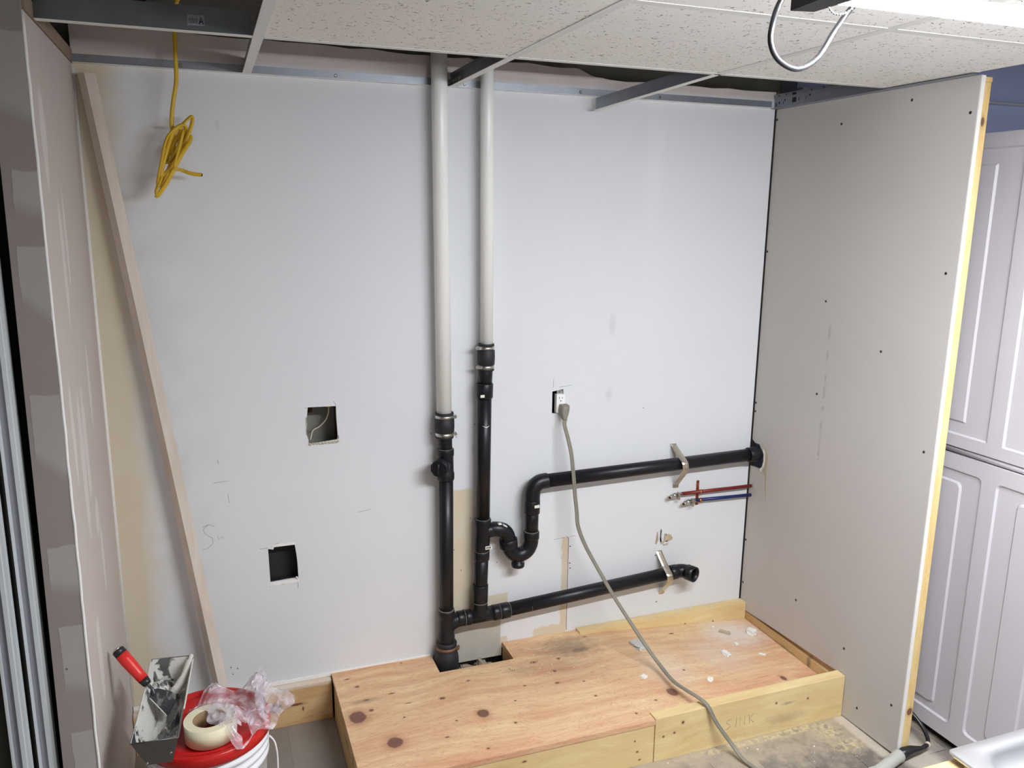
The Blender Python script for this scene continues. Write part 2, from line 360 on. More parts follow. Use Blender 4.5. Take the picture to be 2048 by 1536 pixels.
def tube(bm, pts, r, seg=16, caps=True, ry=None, up=None):
    """sweep a circle (or ellipse r x ry) along pts; r may be a list"""
    pts = [Vector(p) for p in pts]; n = len(pts)
    T = [((pts[min(i + 1, n - 1)] - pts[max(i - 1, 0)]).normalized()) for i in range(n)]
    N = (Vector(up) if up else Vector((0, 0, 1)) if abs(T[0].z) < .9 else Vector((1, 0, 0)))
    N = (N - T[0] * N.dot(T[0])).normalized(); rings = []
    for i in range(n):
        if i:
            q = T[i - 1].rotation_difference(T[i]); N = q @ N; N = (N - T[i] * N.dot(T[i])).normalized()
        B = T[i].cross(N); ra = r[i] if isinstance(r, (list, tuple)) else r; rb = ra if ry is None else ry
        rings.append([bm.verts.new(pts[i] + N * (ra * math.cos(2 * math.pi * k / seg)) + B * (rb * math.sin(2 * math.pi * k / seg))) for k in range(seg)])
    for a, b in zip(rings, rings[1:]):
        for k in range(seg):
            bm.faces.new((a[k], a[(k + 1) % seg], b[(k + 1) % seg], b[k])).smooth = True
    if caps:
        for rg, rev in ((rings[0], True), (rings[-1], False)):
            f = bm.faces.new(rg[::-1] if rev else rg)
    return rings
def T(pts, r, seg=16, **k):
    bm = bmesh.new(); tube(bm, pts, r, seg, **k); return bm
def ring_tube(bm, p0, p1, ro, ri, seg=28):
    """hollow cylinder"""
    p0, p1 = Vector(p0), Vector(p1); d = (p1 - p0).normalized()
    a = Vector((0, 0, 1)) if abs(d.z) < .9 else Vector((1, 0, 0)); N = (a - d * a.dot(d)).normalized(); B = d.cross(N)
    def R(p, r): return [bm.verts.new(p + N * r * math.cos(2 * math.pi * k / seg) + B * r * math.sin(2 * math.pi * k / seg)) for k in range(seg)]
    L = [R(p0, ro), R(p1, ro), R(p1, ri), R(p0, ri)]
    for i in range(4):
        a, b = L[i], L[(i + 1) % 4]
        for k in range(seg):
            f = bm.faces.new((a[k], a[(k + 1) % seg], b[(k + 1) % seg], b[k])); f.smooth = i % 2 == 0
    return bm
def lathe(bm, prof, c=(0, 0), seg=48, smooth=True):
    rings = [[bm.verts.new((c[0] + r * math.cos(2 * math.pi * k / seg), c[1] + r * math.sin(2 * math.pi * k / seg), z)) for k in range(seg)] for r, z in prof]
    for a, b in zip(rings, rings[1:]):
        for k in range(seg): bm.faces.new((a[k], a[(k + 1) % seg], b[(k + 1) % seg], b[k])).smooth = smooth
    return rings
def prism(bm, poly, f0, f1):
    """extrude a 2-D polygon between two mapping functions"""
    a = [bm.verts.new(f0(*p)) for p in poly]; b = [bm.verts.new(f1(*p)) for p in poly]; n = len(poly)
    bm.faces.new(a[::-1]); bm.faces.new(b)
    for i in range(n): bm.faces.new((a[i], a[(i + 1) % n], b[(i + 1) % n], b[i]))
    return bm
def sheet(outer, holes, thick, fn):
    """flat board with holes: 2-D polygons (a,b) -> fn(a,b,t), t in 0..thick"""
    cu = bpy.data.curves.new('tmp', 'CURVE'); cu.dimensions = '2D'; cu.fill_mode = 'BOTH'; cu.extrude = .5
    for poly in [outer] + list(holes):
        sp = cu.splines.new('POLY'); sp.points.add(len(poly) - 1); sp.use_cyclic_u = True
        for i, p in enumerate(poly): sp.points[i].co = (p[0], p[1], 0, 1)
    ob = bpy.data.objects.new('tmp', cu); COL.objects.link(ob)
    dg = bpy.context.evaluated_depsgraph_get(); dg.update()
    me = bpy.data.meshes.new_from_object(ob.evaluated_get(dg))
    COL.objects.unlink(ob); bpy.data.objects.remove(ob); bpy.data.curves.remove(cu)
    bm = bmesh.new(); bm.from_mesh(me); bpy.data.meshes.remove(me)
    for v in bm.verts: v.co = fn(v.co.x, v.co.y, (v.co.z + .5) * thick)
    bmesh.ops.remove_doubles(bm, verts=bm.verts, dist=1e-5)
    return bm

def part(name, bm, mat, parent=None, label=None, root=None):
    """link bm (built in world coordinates) as one mesh object"""
    r = root if root is not None else parent
    while r is not None and r.parent is not None: r = r.parent
    bmesh.ops.recalc_face_normals(bm, faces=bm.faces)
    if r is not None and any(r.location): bmesh.ops.translate(bm, verts=bm.verts, vec=-r.location)
    me = bpy.data.meshes.new(name); bm.to_mesh(me); bm.free()
    me.materials.append(mat if not isinstance(mat, str) else M[mat])
    o = bpy.data.objects.new(name, me); COL.objects.link(o)
    if parent is not None: o.parent = parent
    if label: o['label'] = label
    return o
def thing(name, label, cat, loc=(0, 0, 0), group=None):
    o = bpy.data.objects.new(name, None); COL.objects.link(o); o.empty_display_size = .05
    o.location = loc; o['label'] = label; o['category'] = cat
    if group: o['group'] = group
    return o
def solo(name, bm, mat, label, cat, loc=None, group=None):
    """a thing that is one mesh; origin at loc"""
    if loc is None:
        xs = [v.co for v in bm.verts]; loc = (sum(v.x for v in xs) / len(xs), sum(v.y for v in xs) / len(xs), min(v.z for v in xs))
    bmesh.ops.translate(bm, verts=bm.verts, vec=-Vector(loc))
    o = part(name, bm, mat); o.location = loc; o['label'] = label; o['category'] = cat
    if group: o['group'] = group
    return o
def struct(name, bm, mat, parent=None, label=None, cat=None):
    o = part(name, bm, mat, parent)
    o['kind'] = 'structure'
    if label: o['label'] = label
    if cat: o['category'] = cat
    return o
def jag(p, q, n, amp, ax=1):
    out = []
    for i in range(n):
        t = i / n; v = [p[0] + (q[0] - p[0]) * t, p[1] + (q[1] - p[1]) * t]
        if i: v[ax] += random.uniform(-amp, amp)
        out.append(tuple(v))
    return out

H = 2.0824; W = 2.285
# ------------------------------------------------------------------ room shell
struct('floor', box(-1.6, 4.4, -5.0, .3, -.05, 0), 'floor', label='grey wood-look plank floor dusted with plaster and sawdust', cat='floor')
# back wall board with its real openings
outer = [(0.0, .157), (.62, .157), (.621, .13), (1.02, .13), (1.02, .10), (1.24, .10), (1.24, .13), (W - .007, .10), (W - .007, 2.139)]
outer += jag((W - .007, 2.139), (1.60, 2.140), 10, .004) + jag((1.60, 2.140), (1.47, 2.168), 6, .006) + jag((1.47, 2.168), (.99, 2.172), 12, .004) + jag((.99, 2.172), (0, 2.186), 16, .004) + [(0, 2.186)]
outer = [p for i, p in enumerate(outer) if i == 0 or p != outer[i - 1]]
holeA = [(.579, 1.090), (.668, 1.088), (.668, 1.05), (.671, .99), (.669, .976), (.64, .973), (.61, .971), (.578, .970), (.577, .985), (.573, 1.0), (.571, 1.015), (.575, 1.03), (.5735, 1.05), (.577, 1.07)]
holeB = [(.436, .630), (.452, .626), (.455, .634), (.52, .634), (.524, .60), (.526, .57), (.527, .516), (.48, .514), (.438, .512), (.437, .57)]
holeO = [(1.4225, 1.086), (1.466, 1.092), (1.468, 1.05), (1.468, 1.003), (1.4225, 1.006)]
holeS = [(1.500, .155), (1.5015, .155), (1.5012, .35), (1.5008, .52), (1.494, .534), (1.486, .533), (1.493, .531), (1.4992, .52), (1.4996, .35)]
holeD = [(1.893, .515), (1.899, .50), (1.897, .478), (1.902, .455), (1.893, .448), (1.889, .47), (1.890, .50)]
holeD2 = [(1.915, .489), (1.924, .480), (1.921, .462), (1.931, .455), (1.918, .449), (1.910, .462), (1.913, .478)]
wb = struct('wall_back', sheet(outer, [holeA, holeB, holeO, holeS, holeD, holeD2], .0127, lambda a, b, t: (a, t, b)), 'paint', label='pale blue-grey painted drywall with square cut-outs behind the pipes', cat='wall')
wo = struct('wall_foundation', box(-1.6, 4.4, .11, .2, 0, 2.5), 'concrete', label='grey block wall seen through the cut-out', cat='wall')
struct('ceiling', box(-1.6, 4.4, -5.0, .2, 2.5, 2.56), 'dark_wood', label='dark brown subfloor above the missing ceiling tiles', cat='ceiling')
# framing behind the board, closes the cavity
bm = bmesh.new()
for x0 in (.676, 1.33, 1.94): bx(bm, x0, x0 + .038, .0129, .109, .0, 2.13)
struct('trim_1', bm, 'brown', label='brown wall studs behind the back board', cat='studs')
bm = bmesh.new()
for x in (.15, .58, .99, 1.40, 1.81, 2.22): bx(bm, x, x + .04, -4.9, .10, 2.27, 2.499)
struct('trim_2', bm, 'dark_wood', label='dark floor joists above the suspended ceiling', cat='joists')

# right partition: bare board with torn pipe notch and stepped bottom
outer = [(-.002, .121), (-.036, .121), (-.15, .128), (-.32, .137), (-.50, .144), (-.600, .150), (-.603, .10), (-.600, .003), (-.825, .009), (-.845, .010), (-.850, .60), (-.852, 1.2), (-.855, 2.078)]
outer += [(-.002, 2.078), (-.002, .838), (-.02, .828), (-.048, .828), (-.062, .812), (-.076, .802), (-.080, .77), (-.072, .742), (-.055, .730), (-.03, .729), (-.002, .729)]
wr = struct('wall_right', sheet(outer, [], .0127, lambda a, b, t: (W + t, a, b)), 'panel', label='bare grey drywall partition screwed to studs on the right', cat='wall')
part('board_edge', prism(bmesh.new(), [(W - .0002, .012), (W + .0129, .012), (W + .0129, 2.077), (W - .0002, 2.077)], lambda a, b: (a, -.853 + (2.077 - b) * .0037, b), lambda a, b: (a, -.8565 + (2.077 - b) * .0037, b)), 'gypsum', wr, 'white paper-bound front edge')
part('torn_paper', prism(bmesh.new(), [(-.074, .806), (-.085, .826), (-.100, .812), (-.106, .79), (-.104, .74), (-.1075, .69), (-.116, .615), (-.103, .66), (-.094, .715), (-.080, .728), (-.068, .741), (-.0735, .745), (-.082, .77)], lambda a, b: (W - .0008, a, b), lambda a, b: (W + .0005, a, b)), 'tan_paper', wr, 'brown torn face paper')
part('torn_gypsum', prism(bmesh.new(), [(-.071, .806), (-.078, .818), (-.086, .806), (-.089, .77), (-.084, .745), (-.068, .722), (-.062, .733), (-.074, .745), (-.081, .77), (-.078, .80)], lambda a, b: (W - .0014, a, b), lambda a, b: (W + .0005, a, b)), 'gypsum', wr)
sm = bmesh.new()
bmesh.ops.create_cone(sm, cap_ends=True, segments=10, radius1=.0046, radius2=.0036, depth=.0016, matrix=Matrix.Rotation(math.radians(-90), 4, 'Y'))
SCREW = bpy.data.meshes.new('screw'); sm.to_mesh(SCREW); sm.free(); SCREW.materials.append(M['screw'])
for y, z in ((-.008, 2.043), (-.34, 1.998), (-.624, 2.04), (-.832, 1.983), (-.008, 1.569), (-.815, 1.546), (-.342, 1.417), (-.607, 1.286), (-.339, 1.092), (-.008, .986), (-.813, 1.015), (-.008, .952), (-.010, .233), (-.327, .304), (-.583, .245), (-.667, .069), (-.805, .166), (-.008, .417)):
    o = bpy.data.objects.new('screw', SCREW); COL.objects.link(o); o.parent = wr; o.location = (W - .0005, y, z)

# left partition: side board, end face, corner bead
bm = bmesh.new(); bx(bm, -.0127, 0, -.655, .0, 0, H - .002)
wl = struct('wall_left', bm, 'left', label='left partition of grey-pink drywall with spackle patches', cat='wall')
bm = bmesh.new(); bx(bm, -.062, -.0128, -.655, .109, 0, H - .002)
part('wall_core', bm, 'jamb', wl)
# the end face leans a little outwards to the floor
part('end_board', prism(bmesh.new(), [(-.060, 2.45), (-.0005, 2.45), (-.0005, 0), (-.074, 0)], lambda a, b: (a, -.658 - (2.1 - min(b, 2.1)) * .018, b), lambda a, b: (a, -.653, b)), 'jamb', wl, 'darker taupe end face with troweled patches')
bead = []
for k in range(60):
    z = .002 + (2.075) * k / 59
    bead.append(Vector((.0006 + random.uniform(-.0008, .0008), -.6585 - (2.1 - z) * .018 + random.uniform(-.0005, .0005), z)))
part('corner_bead', T(bead, .0034, 6), 'gypsum', wl, 'rough white corner edge')
part('corner_compound', T([(.0015, -.0015, .16), (.0015, -.0015, 2.07)], .005, 6), 'gypsum', wl)
def dimple(x, y, z, r=.0045):
    b = bmesh.new(); bmesh.ops.create_cone(b, cap_ends=True, segments=12, radius1=r, radius2=r * .6, depth=.0016, matrix=Matrix.Translation((x, y, z)) @ Matrix.Rotation(math.radians(90), 4, 'X')); return b
for x, z in ((-.031, 1.556), (-.040, .914), (-.043, .689), (-.035, 1.899)):
    part('screw', dimple(x, -.6592 - (2.1 - z) * .018, z), 'steel', wl)
part('top_plate', box(-.062, .003, -.64, .10, H, H + .034), 'old_plate', wl, 'brown timber top plate')

# room to the right of the partition
struct('wall_right_room', box(4.20, 4.30, -5.0, .11, 0, 2.5), 'blueish', label='blue-grey wall in the room beyond the cabinet', cat='wall')
struct('wall_alcove', box(W + .10, 4.20, .02, .109, 0, 2.499), 'blueish', label='blue-grey wall behind the cabinet', cat='wall')
struct('trim_3', box(W + .10, 4.20, -.012, .019, 2.155, 2.161), 'tee_white', label='thin white rail high on the blue-grey wall', cat='rail')
struct('wall_closet', box(-1.6, -1.5, -5.0, .11, 0, 2.5), 'box_shade', label='unseen side wall painted black for the dark of the closet', cat='wall')  # unseen wall, painted black to keep the closet gap dark
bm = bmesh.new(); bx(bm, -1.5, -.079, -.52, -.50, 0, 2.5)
struct('wall_closet_dark', bm, 'box_shade', label='added black sheet for the dark behind the closet doors', cat='wall')  # black sheet added so the gap beside the doors stays dark

# wall studs of the right partition
for i, (y0, lab) in enumerate(((-.845, 'pine stud standing at the front edge of the bare drywall partition'), )):
    st = thing('wall_stud', lab, 'stud', (2.3165, -.826, 0))
    bm = bmesh.new(); bx(bm, W + .0131, W + .051, -.845, -.757, .012, 2.062)
    bmesh.ops.bevel(bm, geom=[e for e in bm.edges if abs(e.verts[0].co.z - e.verts[1].co.z) > 1], offset=.003, segments=2, affect='EDGES')
    part('post', bm, 'stud', st)
    part('end_block', box(W + .0131, W + .051, -.846, -.757, 2.0625, 2.076, .003), 'stud', st)

# ------------------------------------------------------------------ suspended ceiling
TX = (.447, 1.0566, 1.6662, 2.2758); RY = (-.545, -1.155, -1.765, -2.375, -2.985)
def tee_long(x, y0, y1, label, mat='galv'):
    t = thing('ceiling_tee', label, 'ceiling tee', (x, (y0 + y1) / 2, H), 'ceiling grid tees')
    part('flange', box(x - .012, x + .012, y0, y1, H, H + .0012), 'tee_white', t)
    bm = bmesh.new(); bx(bm, x - .0011, x + .0011, y0, y1, H + .0012, H + .034); bx(bm, x - .0035, x + .0035, y0, y1, H + .032, H + .042)
    part('web', bm, mat, t)
    return t
def tee_cross(y, x0, x1, label, hgt=.034, mat='galv'):
    t = thing('ceiling_tee', label, 'ceiling tee', ((x0 + x1) / 2, y, H), 'ceiling grid tees')
    part('flange', box(x0, x1, y - .012, y + .012, H, H + .0012), 'tee_white', t)
    bm = bmesh.new(); bx(bm, x0, x1, y - .0011, y + .0011, H + .0012, H + hgt); bx(bm, x0, x1, y - .0035, y + .0035, H + hgt - .002, H + hgt + .008)
    part('web', bm, mat, t)
    return t
tee_long(TX[0], -3.0, -.001, 'white ceiling tee running from the back wall beside the open dark bay')
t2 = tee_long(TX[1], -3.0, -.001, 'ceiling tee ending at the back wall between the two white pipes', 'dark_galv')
for y in (-.02, -.035, -.06, -.085, -.10): part('punched_hole', box(TX[1] - .0022, TX[1] + .0022, y - .002, y + .002, H + .012, H + .02), 'label', t2)
part('tab', box(TX[1] - .003, TX[1] + .003, -.10, -.088, H + .006, H + .018), 'steel', t2)
tee_long(TX[2], -3.0, RY[0] - .001, 'ceiling tee between the two tiles in front of the loose sagging tee')
tee_long(TX[3] - .016, -.86, RY[0] - .013, 'ceiling tee resting along the top of the bare drywall partition')
# loose tee that sags in front of the back wall
ax, ay, az = 1.541, -.035, 2.034
def sag(u, w, h):   # u along, w across, h up
    px = TX[2] + (ax - TX[2]) * u; py = (RY[0] + .015) + (ay - RY[0] - .015) * u; pz = H + (az - H) * u
    d = Vector((ax - TX[2], ay - RY[0], 0)).normalized(); n = Vector((-d.y, d.x, 0))
    return Vector((px, py, pz + h)) + n * w
def sagbox(w0, w1, h0, h1):
    bm = bmesh.new(); v = [bm.verts.new(sag(u, w, h)) for u, w, h in ((0, w0, h0), (1, w0, h0), (1, w1, h0), (0, w1, h0), (0, w0, h1), (1, w0, h1), (1, w1, h1), (0, w1, h1))]
    for f in ((3, 2, 1, 0), (4, 5, 6, 7), (0, 1, 5, 4), (1, 2, 6, 5), (2, 3, 7, 6), (3, 0, 4, 7)): bm.faces.new([v[i] for i in f])
    return bm
t3 = thing('ceiling_tee', 'loose metal tee sagging with its cut end in front of the back wall', 'ceiling tee', ((ax + TX[2]) / 2, -.29, 2.05), 'ceiling grid tees')
part('flange', sagbox(-.012, .012, 0, .0012), 'tee_white', t3)
part('web', sagbox(-.001, .001, .0012, .040), 'galv', t3)
# cross tees
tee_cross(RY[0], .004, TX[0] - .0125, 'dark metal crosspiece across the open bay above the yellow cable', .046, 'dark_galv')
tee_cross(RY[0], TX[0] + .0125, TX[1] - .0125, 'cross tee along the edge of the most speckled ceiling tile')
tee_cross(RY[0], TX[1] + .0125, TX[2] - .0125, 'cross tee along the edge of the middle ceiling tile')
tee_cross(RY[0], TX[2] + .0125, TX[3] - .002, 'cross tee along the edge of the ceiling tile by the bare partition')
tee_cross(RY[1], TX[1] + .0125, TX[2] - .0125, 'cross tee behind the lamp cord loop')
tee_cross(RY[1], TX[2] + .0125, TX[3] - .0125, 'cross tee right beside the glowing lamp tube')
# printed sticker on the dark crosspiece
stk = solo('sticker', box(.300, .335, RY[0] - .0018, RY[0] - .0012, H + .014, H + .036), 'al_dark', 'small grey printed sticker on the dark crosspiece of the open bay', 'sticker')
def strokes(name, segs, mapf, mat, parent, r=.0006):
    bm = bmesh.new()
    for sg in segs: tube(bm, [mapf(*p) for p in sg], r, 4)
    return part(name, bm, mat, parent)
Apt = [[(0, 0), (.35, 1), (.7, 0)], [(.15, .4), (.55, .4)]]
strokes('printed_letter', [[(x, z) for x, z in sg] for sg in Apt], lambda a, b: (.324 + a * .012, RY[0] - .0021, H + .017 + b * .014), 'ink', stk, .0012)
strokes('printed_bars', [[(k * .003, 0), (k * .003, 1)] for k in range(6)], lambda a, b: (.304 + a, RY[0] - .0021, H + .018 + b * .011), 'ink', stk, .0005)
# tiles
cells = {(0, 1): 'ceiling tile with dark speckles left of the white pipes, beside the open bay', (1, 1): 'ceiling tile above the loose sagging tee', (2, 1): 'ceiling tile beside the bare drywall partition under the lamp glow',
         (1, 2): 'ceiling tile in the second row, behind the lamp cord loop', (2, 2): 'brightest ceiling tile, above the glowing lamp tube'}
for (i, r), lab in cells.items():
    x0, x1 = TX[i] + .004, TX[i + 1] - .004; y1, y0 = RY[r - 1] - .004, RY[r] + .004
    solo('ceiling_tile', box(x0, x1, y0, y1, H + .0015, H + .017), 'tile', lab, 'ceiling tile', group='speckled acoustic ceiling tiles')
bm = bmesh.new(); bx(bm, TX[0] + .004, TX[1] - .004, RY[2] + .004, RY[1] - .004, H + .0015, H + .017)
for i in range(3): bx(bm, TX[i] + .004, TX[i + 1] - .004, RY[4] + .004, RY[2] - .004, H + .0015, H + .017)
struct('ceiling', bm, 'tile', label='the rest of the speckled suspended ceiling overhead', cat='ceiling')

# wall angles
wa = thing('wall_angle', 'metal wall angle screwed along the top of the painted back wall', 'wall angle', (1.14, -.01, H))
bm = bmesh.new(); bx(bm, .003, 2.262, -.020, -.0002, H - .0008, H + .0004)
part('flange', bm, 'tee_white', wa)
bm = bmesh.new(); bx(bm, .003, 2.262, -.0012, -.0001, H + .0004, H + .024)
part('upright_leg', bm, 'galv', wa)
for x in (.70, 1.50, 1.80, .272, 1.10): part('screw', dimple(x, -.0018, H + .012, .005), 'steel', wa)
rt = thing('wall_angle', 'slotted galvanised main tee lying along the top of the bare partition', 'wall angle', (2.27, -.28, H - .004))
part('flange', box(2.256, 2.2845, -.852, -.003, H - .004, H - .0028), 'galv', rt)
bm = bmesh.new(); bx(bm, 2.2722, 2.2745, -.85, -.003, H - .0028, H + .036); bx(bm, 2.269, 2.2775, -.85, -.003, H + .034, H + .046)
part('web', bm, 'galv', rt)
for y, z, a, b in ((-.012, .012, .002, .006), (-.03, .016, .003, .004), (-.06, .022, .003, .003), (-.052, .014, .0012, .004), (-.11, .018, .010, .008), (-.112, .038, .010, .004), (-.135, .018, .0012, .006), (-.17, .018, .001, .005), (-.19, .025, .003, .003), (-.03, .040, .003, .002), (-.07, .040, .003, .002), (-.2, .04, .003, .002), (-.26, .04, .003, .002)):
    part('punched_hole', box(2.2685 if z > .03 else 2.2715, 2.2719 if z <= .03 else 2.2689, y - a, y + a, H + z - b, H + z + b), 'slot', rt)

# ------------------------------------------------------------------ sill board, platform
sill = solo('sill_board', box(.002, .618, -.030, .05, .0, .142, .002), 'pine_sill', 'short pine board on edge along the floor under the painted wall', 'board')
solo('joint_bead', box(.002, .97, -.006, .0, .143, .157, .002), 'gypsum', 'white bead of compound along the bottom of the painted wall', 'compound bead')

pl = thing('wooden_platform', 'low plywood and pine platform against the back wall under the pipes', 'platform', (1.45, -.3, 0))
def zt(x, y):
    if x <= 1.5: return .1525
    return .1525 - (x - 1.5) / .785 * (.070 if y < -.3 else .066)
bm = bmesh.new()
for poly in ([(.621, -.602), (1.5395, -.602), (1.5395, -.12), (.621, -.12)], [(.621, -.1195), (.972, -.1195), (.972, -.001), (.621, -.001)], [(1.242, -.1195), (1.5395, -.1195), (1.5395, -.001), (1.242, -.001)],
             [(1.5398, -.5625), (2.2845, -.5625), (2.2845, -.041), (1.5398, -.041)]):
    prism(bm, poly, lambda a, b: (a, b, zt(a, b) - .017), lambda a, b: (a, b, zt(a, b)))
part('plywood_deck', bm, 'ply', pl)
part('front_board', box(.622, 1.5385, -.600, -.563, 0, .1352, .0015), 'pine', pl)
part('front_board', box(1.5398, 2.283, -.6035, -.5635, 0, .1535, .002), 'pine', pl, 'pine board standing proud of the plywood, pencil marked')
part('side_board', box(.624, .660, -.562, -.035, 0, .1352), 'pine_y', pl)
part('back_board', box(1.5398, 2.2845, -.040, -.0015, .0, .158, .002), 'pine', pl, 'pine rail along the back wall')
part('joist', box(2.3, 2.335, -.56, -.04, 0, .16), 'pine_y', pl)
part('joist', box(2.2865, 2.2999, -.597, -.003, 0, .118), 'pine_y', pl)
part('joist', box(1.2435, 1.28, -.562, -.002, 0, .1352), 'pine_y', pl, 'rough joist end beside the pipe opening')
part('joist', box(.93, .968, -.562, -.03, 0, .1352), 'pine_y', pl)
part('opening_dark', box(.97, 1.24, -.16, .0, 0, .012), 'black_in', pl)  # black sheet painting in the darkness below the pipe opening
# pencilled word on the front board
W4 = [[(.8, 1), (.2, .95), (0, .7), (.6, .45), (.7, .2), (.0, 0)], [(1.5, 1), (1.45, 0)], [(2.1, 0), (2.0, 1), (2.8, 0), (2.75, 1)], [(3.4, 1), (3.5, 0)], [(4.1, 1), (3.45, .5), (4.2, 0)]]
strokes('pencil_writing', W4, lambda a, b: (1.805 + a * .026, -.6040, .055 + b * .034 + a * .001), 'pencil', pl, .0005)

# rubble in the pipe opening
for i, (x, y, z, s_, lab) in enumerate(((1.095, -.062, .100, .036, 'rubble lump in the pipe opening, nearest the black pipe foot'), (1.145, -.055, .105, .032, 'rubble piece in the pipe opening, propped up against the board'), (1.185, -.065, .100, .026, 'small rubble piece in the pipe opening, at the dark gap'), (1.072, -.100, .10, .014, 'small pale rubble crumb in the pipe opening by the clamp'))):
    bm = bmesh.new(); bmesh.ops.create_cube(bm, size=1); bmesh.ops.subdivide_edges(bm, edges=bm.edges, cuts=3, use_grid_fill=True)
    rot = Matrix.Rotation(random.uniform(0, 3), 3, 'Z') @ Matrix.Rotation(.5, 3, 'X')
    for v in bm.verts: v.co = rot @ Vector((v.co.x * s_ * 1.5, v.co.y * s_, v.co.z * s_ * .9)) + Vector([random.uniform(-1, 1) * s_ * .12 for _ in range(3)]) + Vector((x, y, z))
    zmin = min(v.co.z for v in bm.verts)
    solo('rubble_piece', bm, 'rubble', lab, 'rubble')
solo('rubble_bed', box(1.065, 1.20, -.115, -.004, .012, .085, .006), 'rubble', 'grey broken masonry at the bottom of the pipe opening', 'rubble')

# ------------------------------------------------------------------ leaning wood strip
a = Vector((.037, -.032, 2.052)); b = Vector((.288, -.056, .026))
d = (b - a).normalized(); side = Vector((0, 1, 0)).cross(d).normalized() ; dep = d.cross(side)
ls = bmesh.new(); ringv = []
rotv = math.radians(45)
sd2 = side * math.cos(rotv) + dep * math.sin(rotv); dp2 = dep * math.cos(rotv) - side * math.sin(rotv)
for p in (a, b): ringv.append([ls.verts.new(p + sd2 * sx * .0130 + dp2 * sy * .0175) for sx, sy in ((-1, -1), (1, -1), (1, 1), (-1, 1))])
for k in range(4): ls.faces.new((ringv[0][k], ringv[0][(k + 1) % 4], ringv[1][(k + 1) % 4], ringv[1][k]))
ls.faces.new(ringv[0]); ls.faces.new(ringv[1][::-1])
solo('wood_strip', ls, 'trim_wood', 'long pale wood strip leaning against the back wall behind the bucket', 'wood strip')

# ------------------------------------------------------------------ vent pipes and waste pipes
PY = -.045; r = .0240
v1 = solo('vent_pipe', T([(1.004, PY, 2.26), (1.006, PY, 2.05), (1.0145, PY, 1.045)], .0252, 32), 'pvc', 'thicker left white plastic pipe rising into the ceiling', 'pipe', loc=(1.0145, PY, 1.045), group='white plastic pipes')
v2 = solo('vent_pipe', T([(1.159, PY, 2.26), (1.160, PY, 2.05), (1.1620, PY, 1.275)], .0210, 32), 'pvc', 'thinner right white plastic pipe ending higher on its black coupling', 'pipe', loc=(1.162, PY, 1.275), group='white plastic pipes')
def clamp(parent, x, z, rr, ang=0.5, mat='steel', h=.011):
    c = part('hose_clamp', ring_tube(bmesh.new(), (x, PY, z - h / 2), (x, PY, z + h / 2), rr + .0012, rr - .001, 32), mat, parent)
    dx, dy = math.cos(ang), math.sin(ang)
    bm = bmesh.new(); p = Vector((x + dx * (rr + .006), PY + dy * (rr + .006), z)); t = Vector((-dy, dx, 0))
    tube(bm, [p - t * .010, p - t * .004, p + t * .004, p + t * .010], [.0058, .0058, .0045, .0045], 8)
    part('clamp_screw', bm, mat, c)
def coupling(label, x, z0, z1, rr, ang, clamps=2):
    t = thing('rubber_coupling', label, 'pipe coupling', (x, PY, z0), 'rubber pipe couplings')
    bm = bmesh.new()
    lathe(bm, [(rr - .004, z0), (rr, z0), (rr + .001, z0 + .006), (rr - .001, z0 + .008), (rr - .001, z0 + .019), (rr + .0025, z0 + .022), (rr + .0032, (z0 + z1) / 2), (rr + .0025, z1 - .022), (rr - .001, z1 - .019), (rr - .001, z1 - .008), (rr + .001, z1 - .006), (rr, z1), (rr - .004, z1), (rr - .004, z0)], (x, PY), 36)
    part('sleeve', bm, 'rubber', t)
    clamp(t, x, z1 - .0135, rr, ang)
    if clamps == 2: clamp(t, x, z0 + .0135, rr, ang + .12)
    return t
coupling('black rubber coupling with steel clamps under the thicker white pipe', 1.0155, .965, 1.052, .0300, -.35)
coupling('black rubber coupling with steel clamps under the thinner white pipe', 1.1600, 1.185, 1.276, .0265, 3.5)

dr = thing('waste_pipe_assembly', 'glued black plastic waste pipes with trap, tees and open elbow on the back wall', 'waste pipe', (1.02, PY, .10))
def glue(bm_pts, rr, parent):
    part('glue_line', T(bm_pts, rr, 24), 'abs_glue', parent)
def straight(p0, p1, rr=.0240, name='pipe', parent=dr): return part(name, T([p0, p1], rr, 28), 'abs', parent)
def hub(p0, p1, rr=.0285, parent=None, name='hub'):
    p0, p1 = Vector(p0), Vector(p1); d = (p1 - p0).normalized()
    b = bmesh.new(); tube(b, [p0, p0 + d * .002, p1 - d * .002, p1], [rr - .0015, rr, rr, rr - .0015], 32); return part(name, b, 'abs', parent or dr)
def merge(*bms):
    o = bmesh.new()
    for b in bms:
        me = bpy.data.meshes.new('t'); b.to_mesh(me); b.free(); o.from_mesh(me); bpy.data.meshes.remove(me)
    return o
X1 = 1.0185
straight((1.0155, PY, 1.02), (1.018, PY, .90)); straight((1.02, PY, .86), (X1, PY, .18))
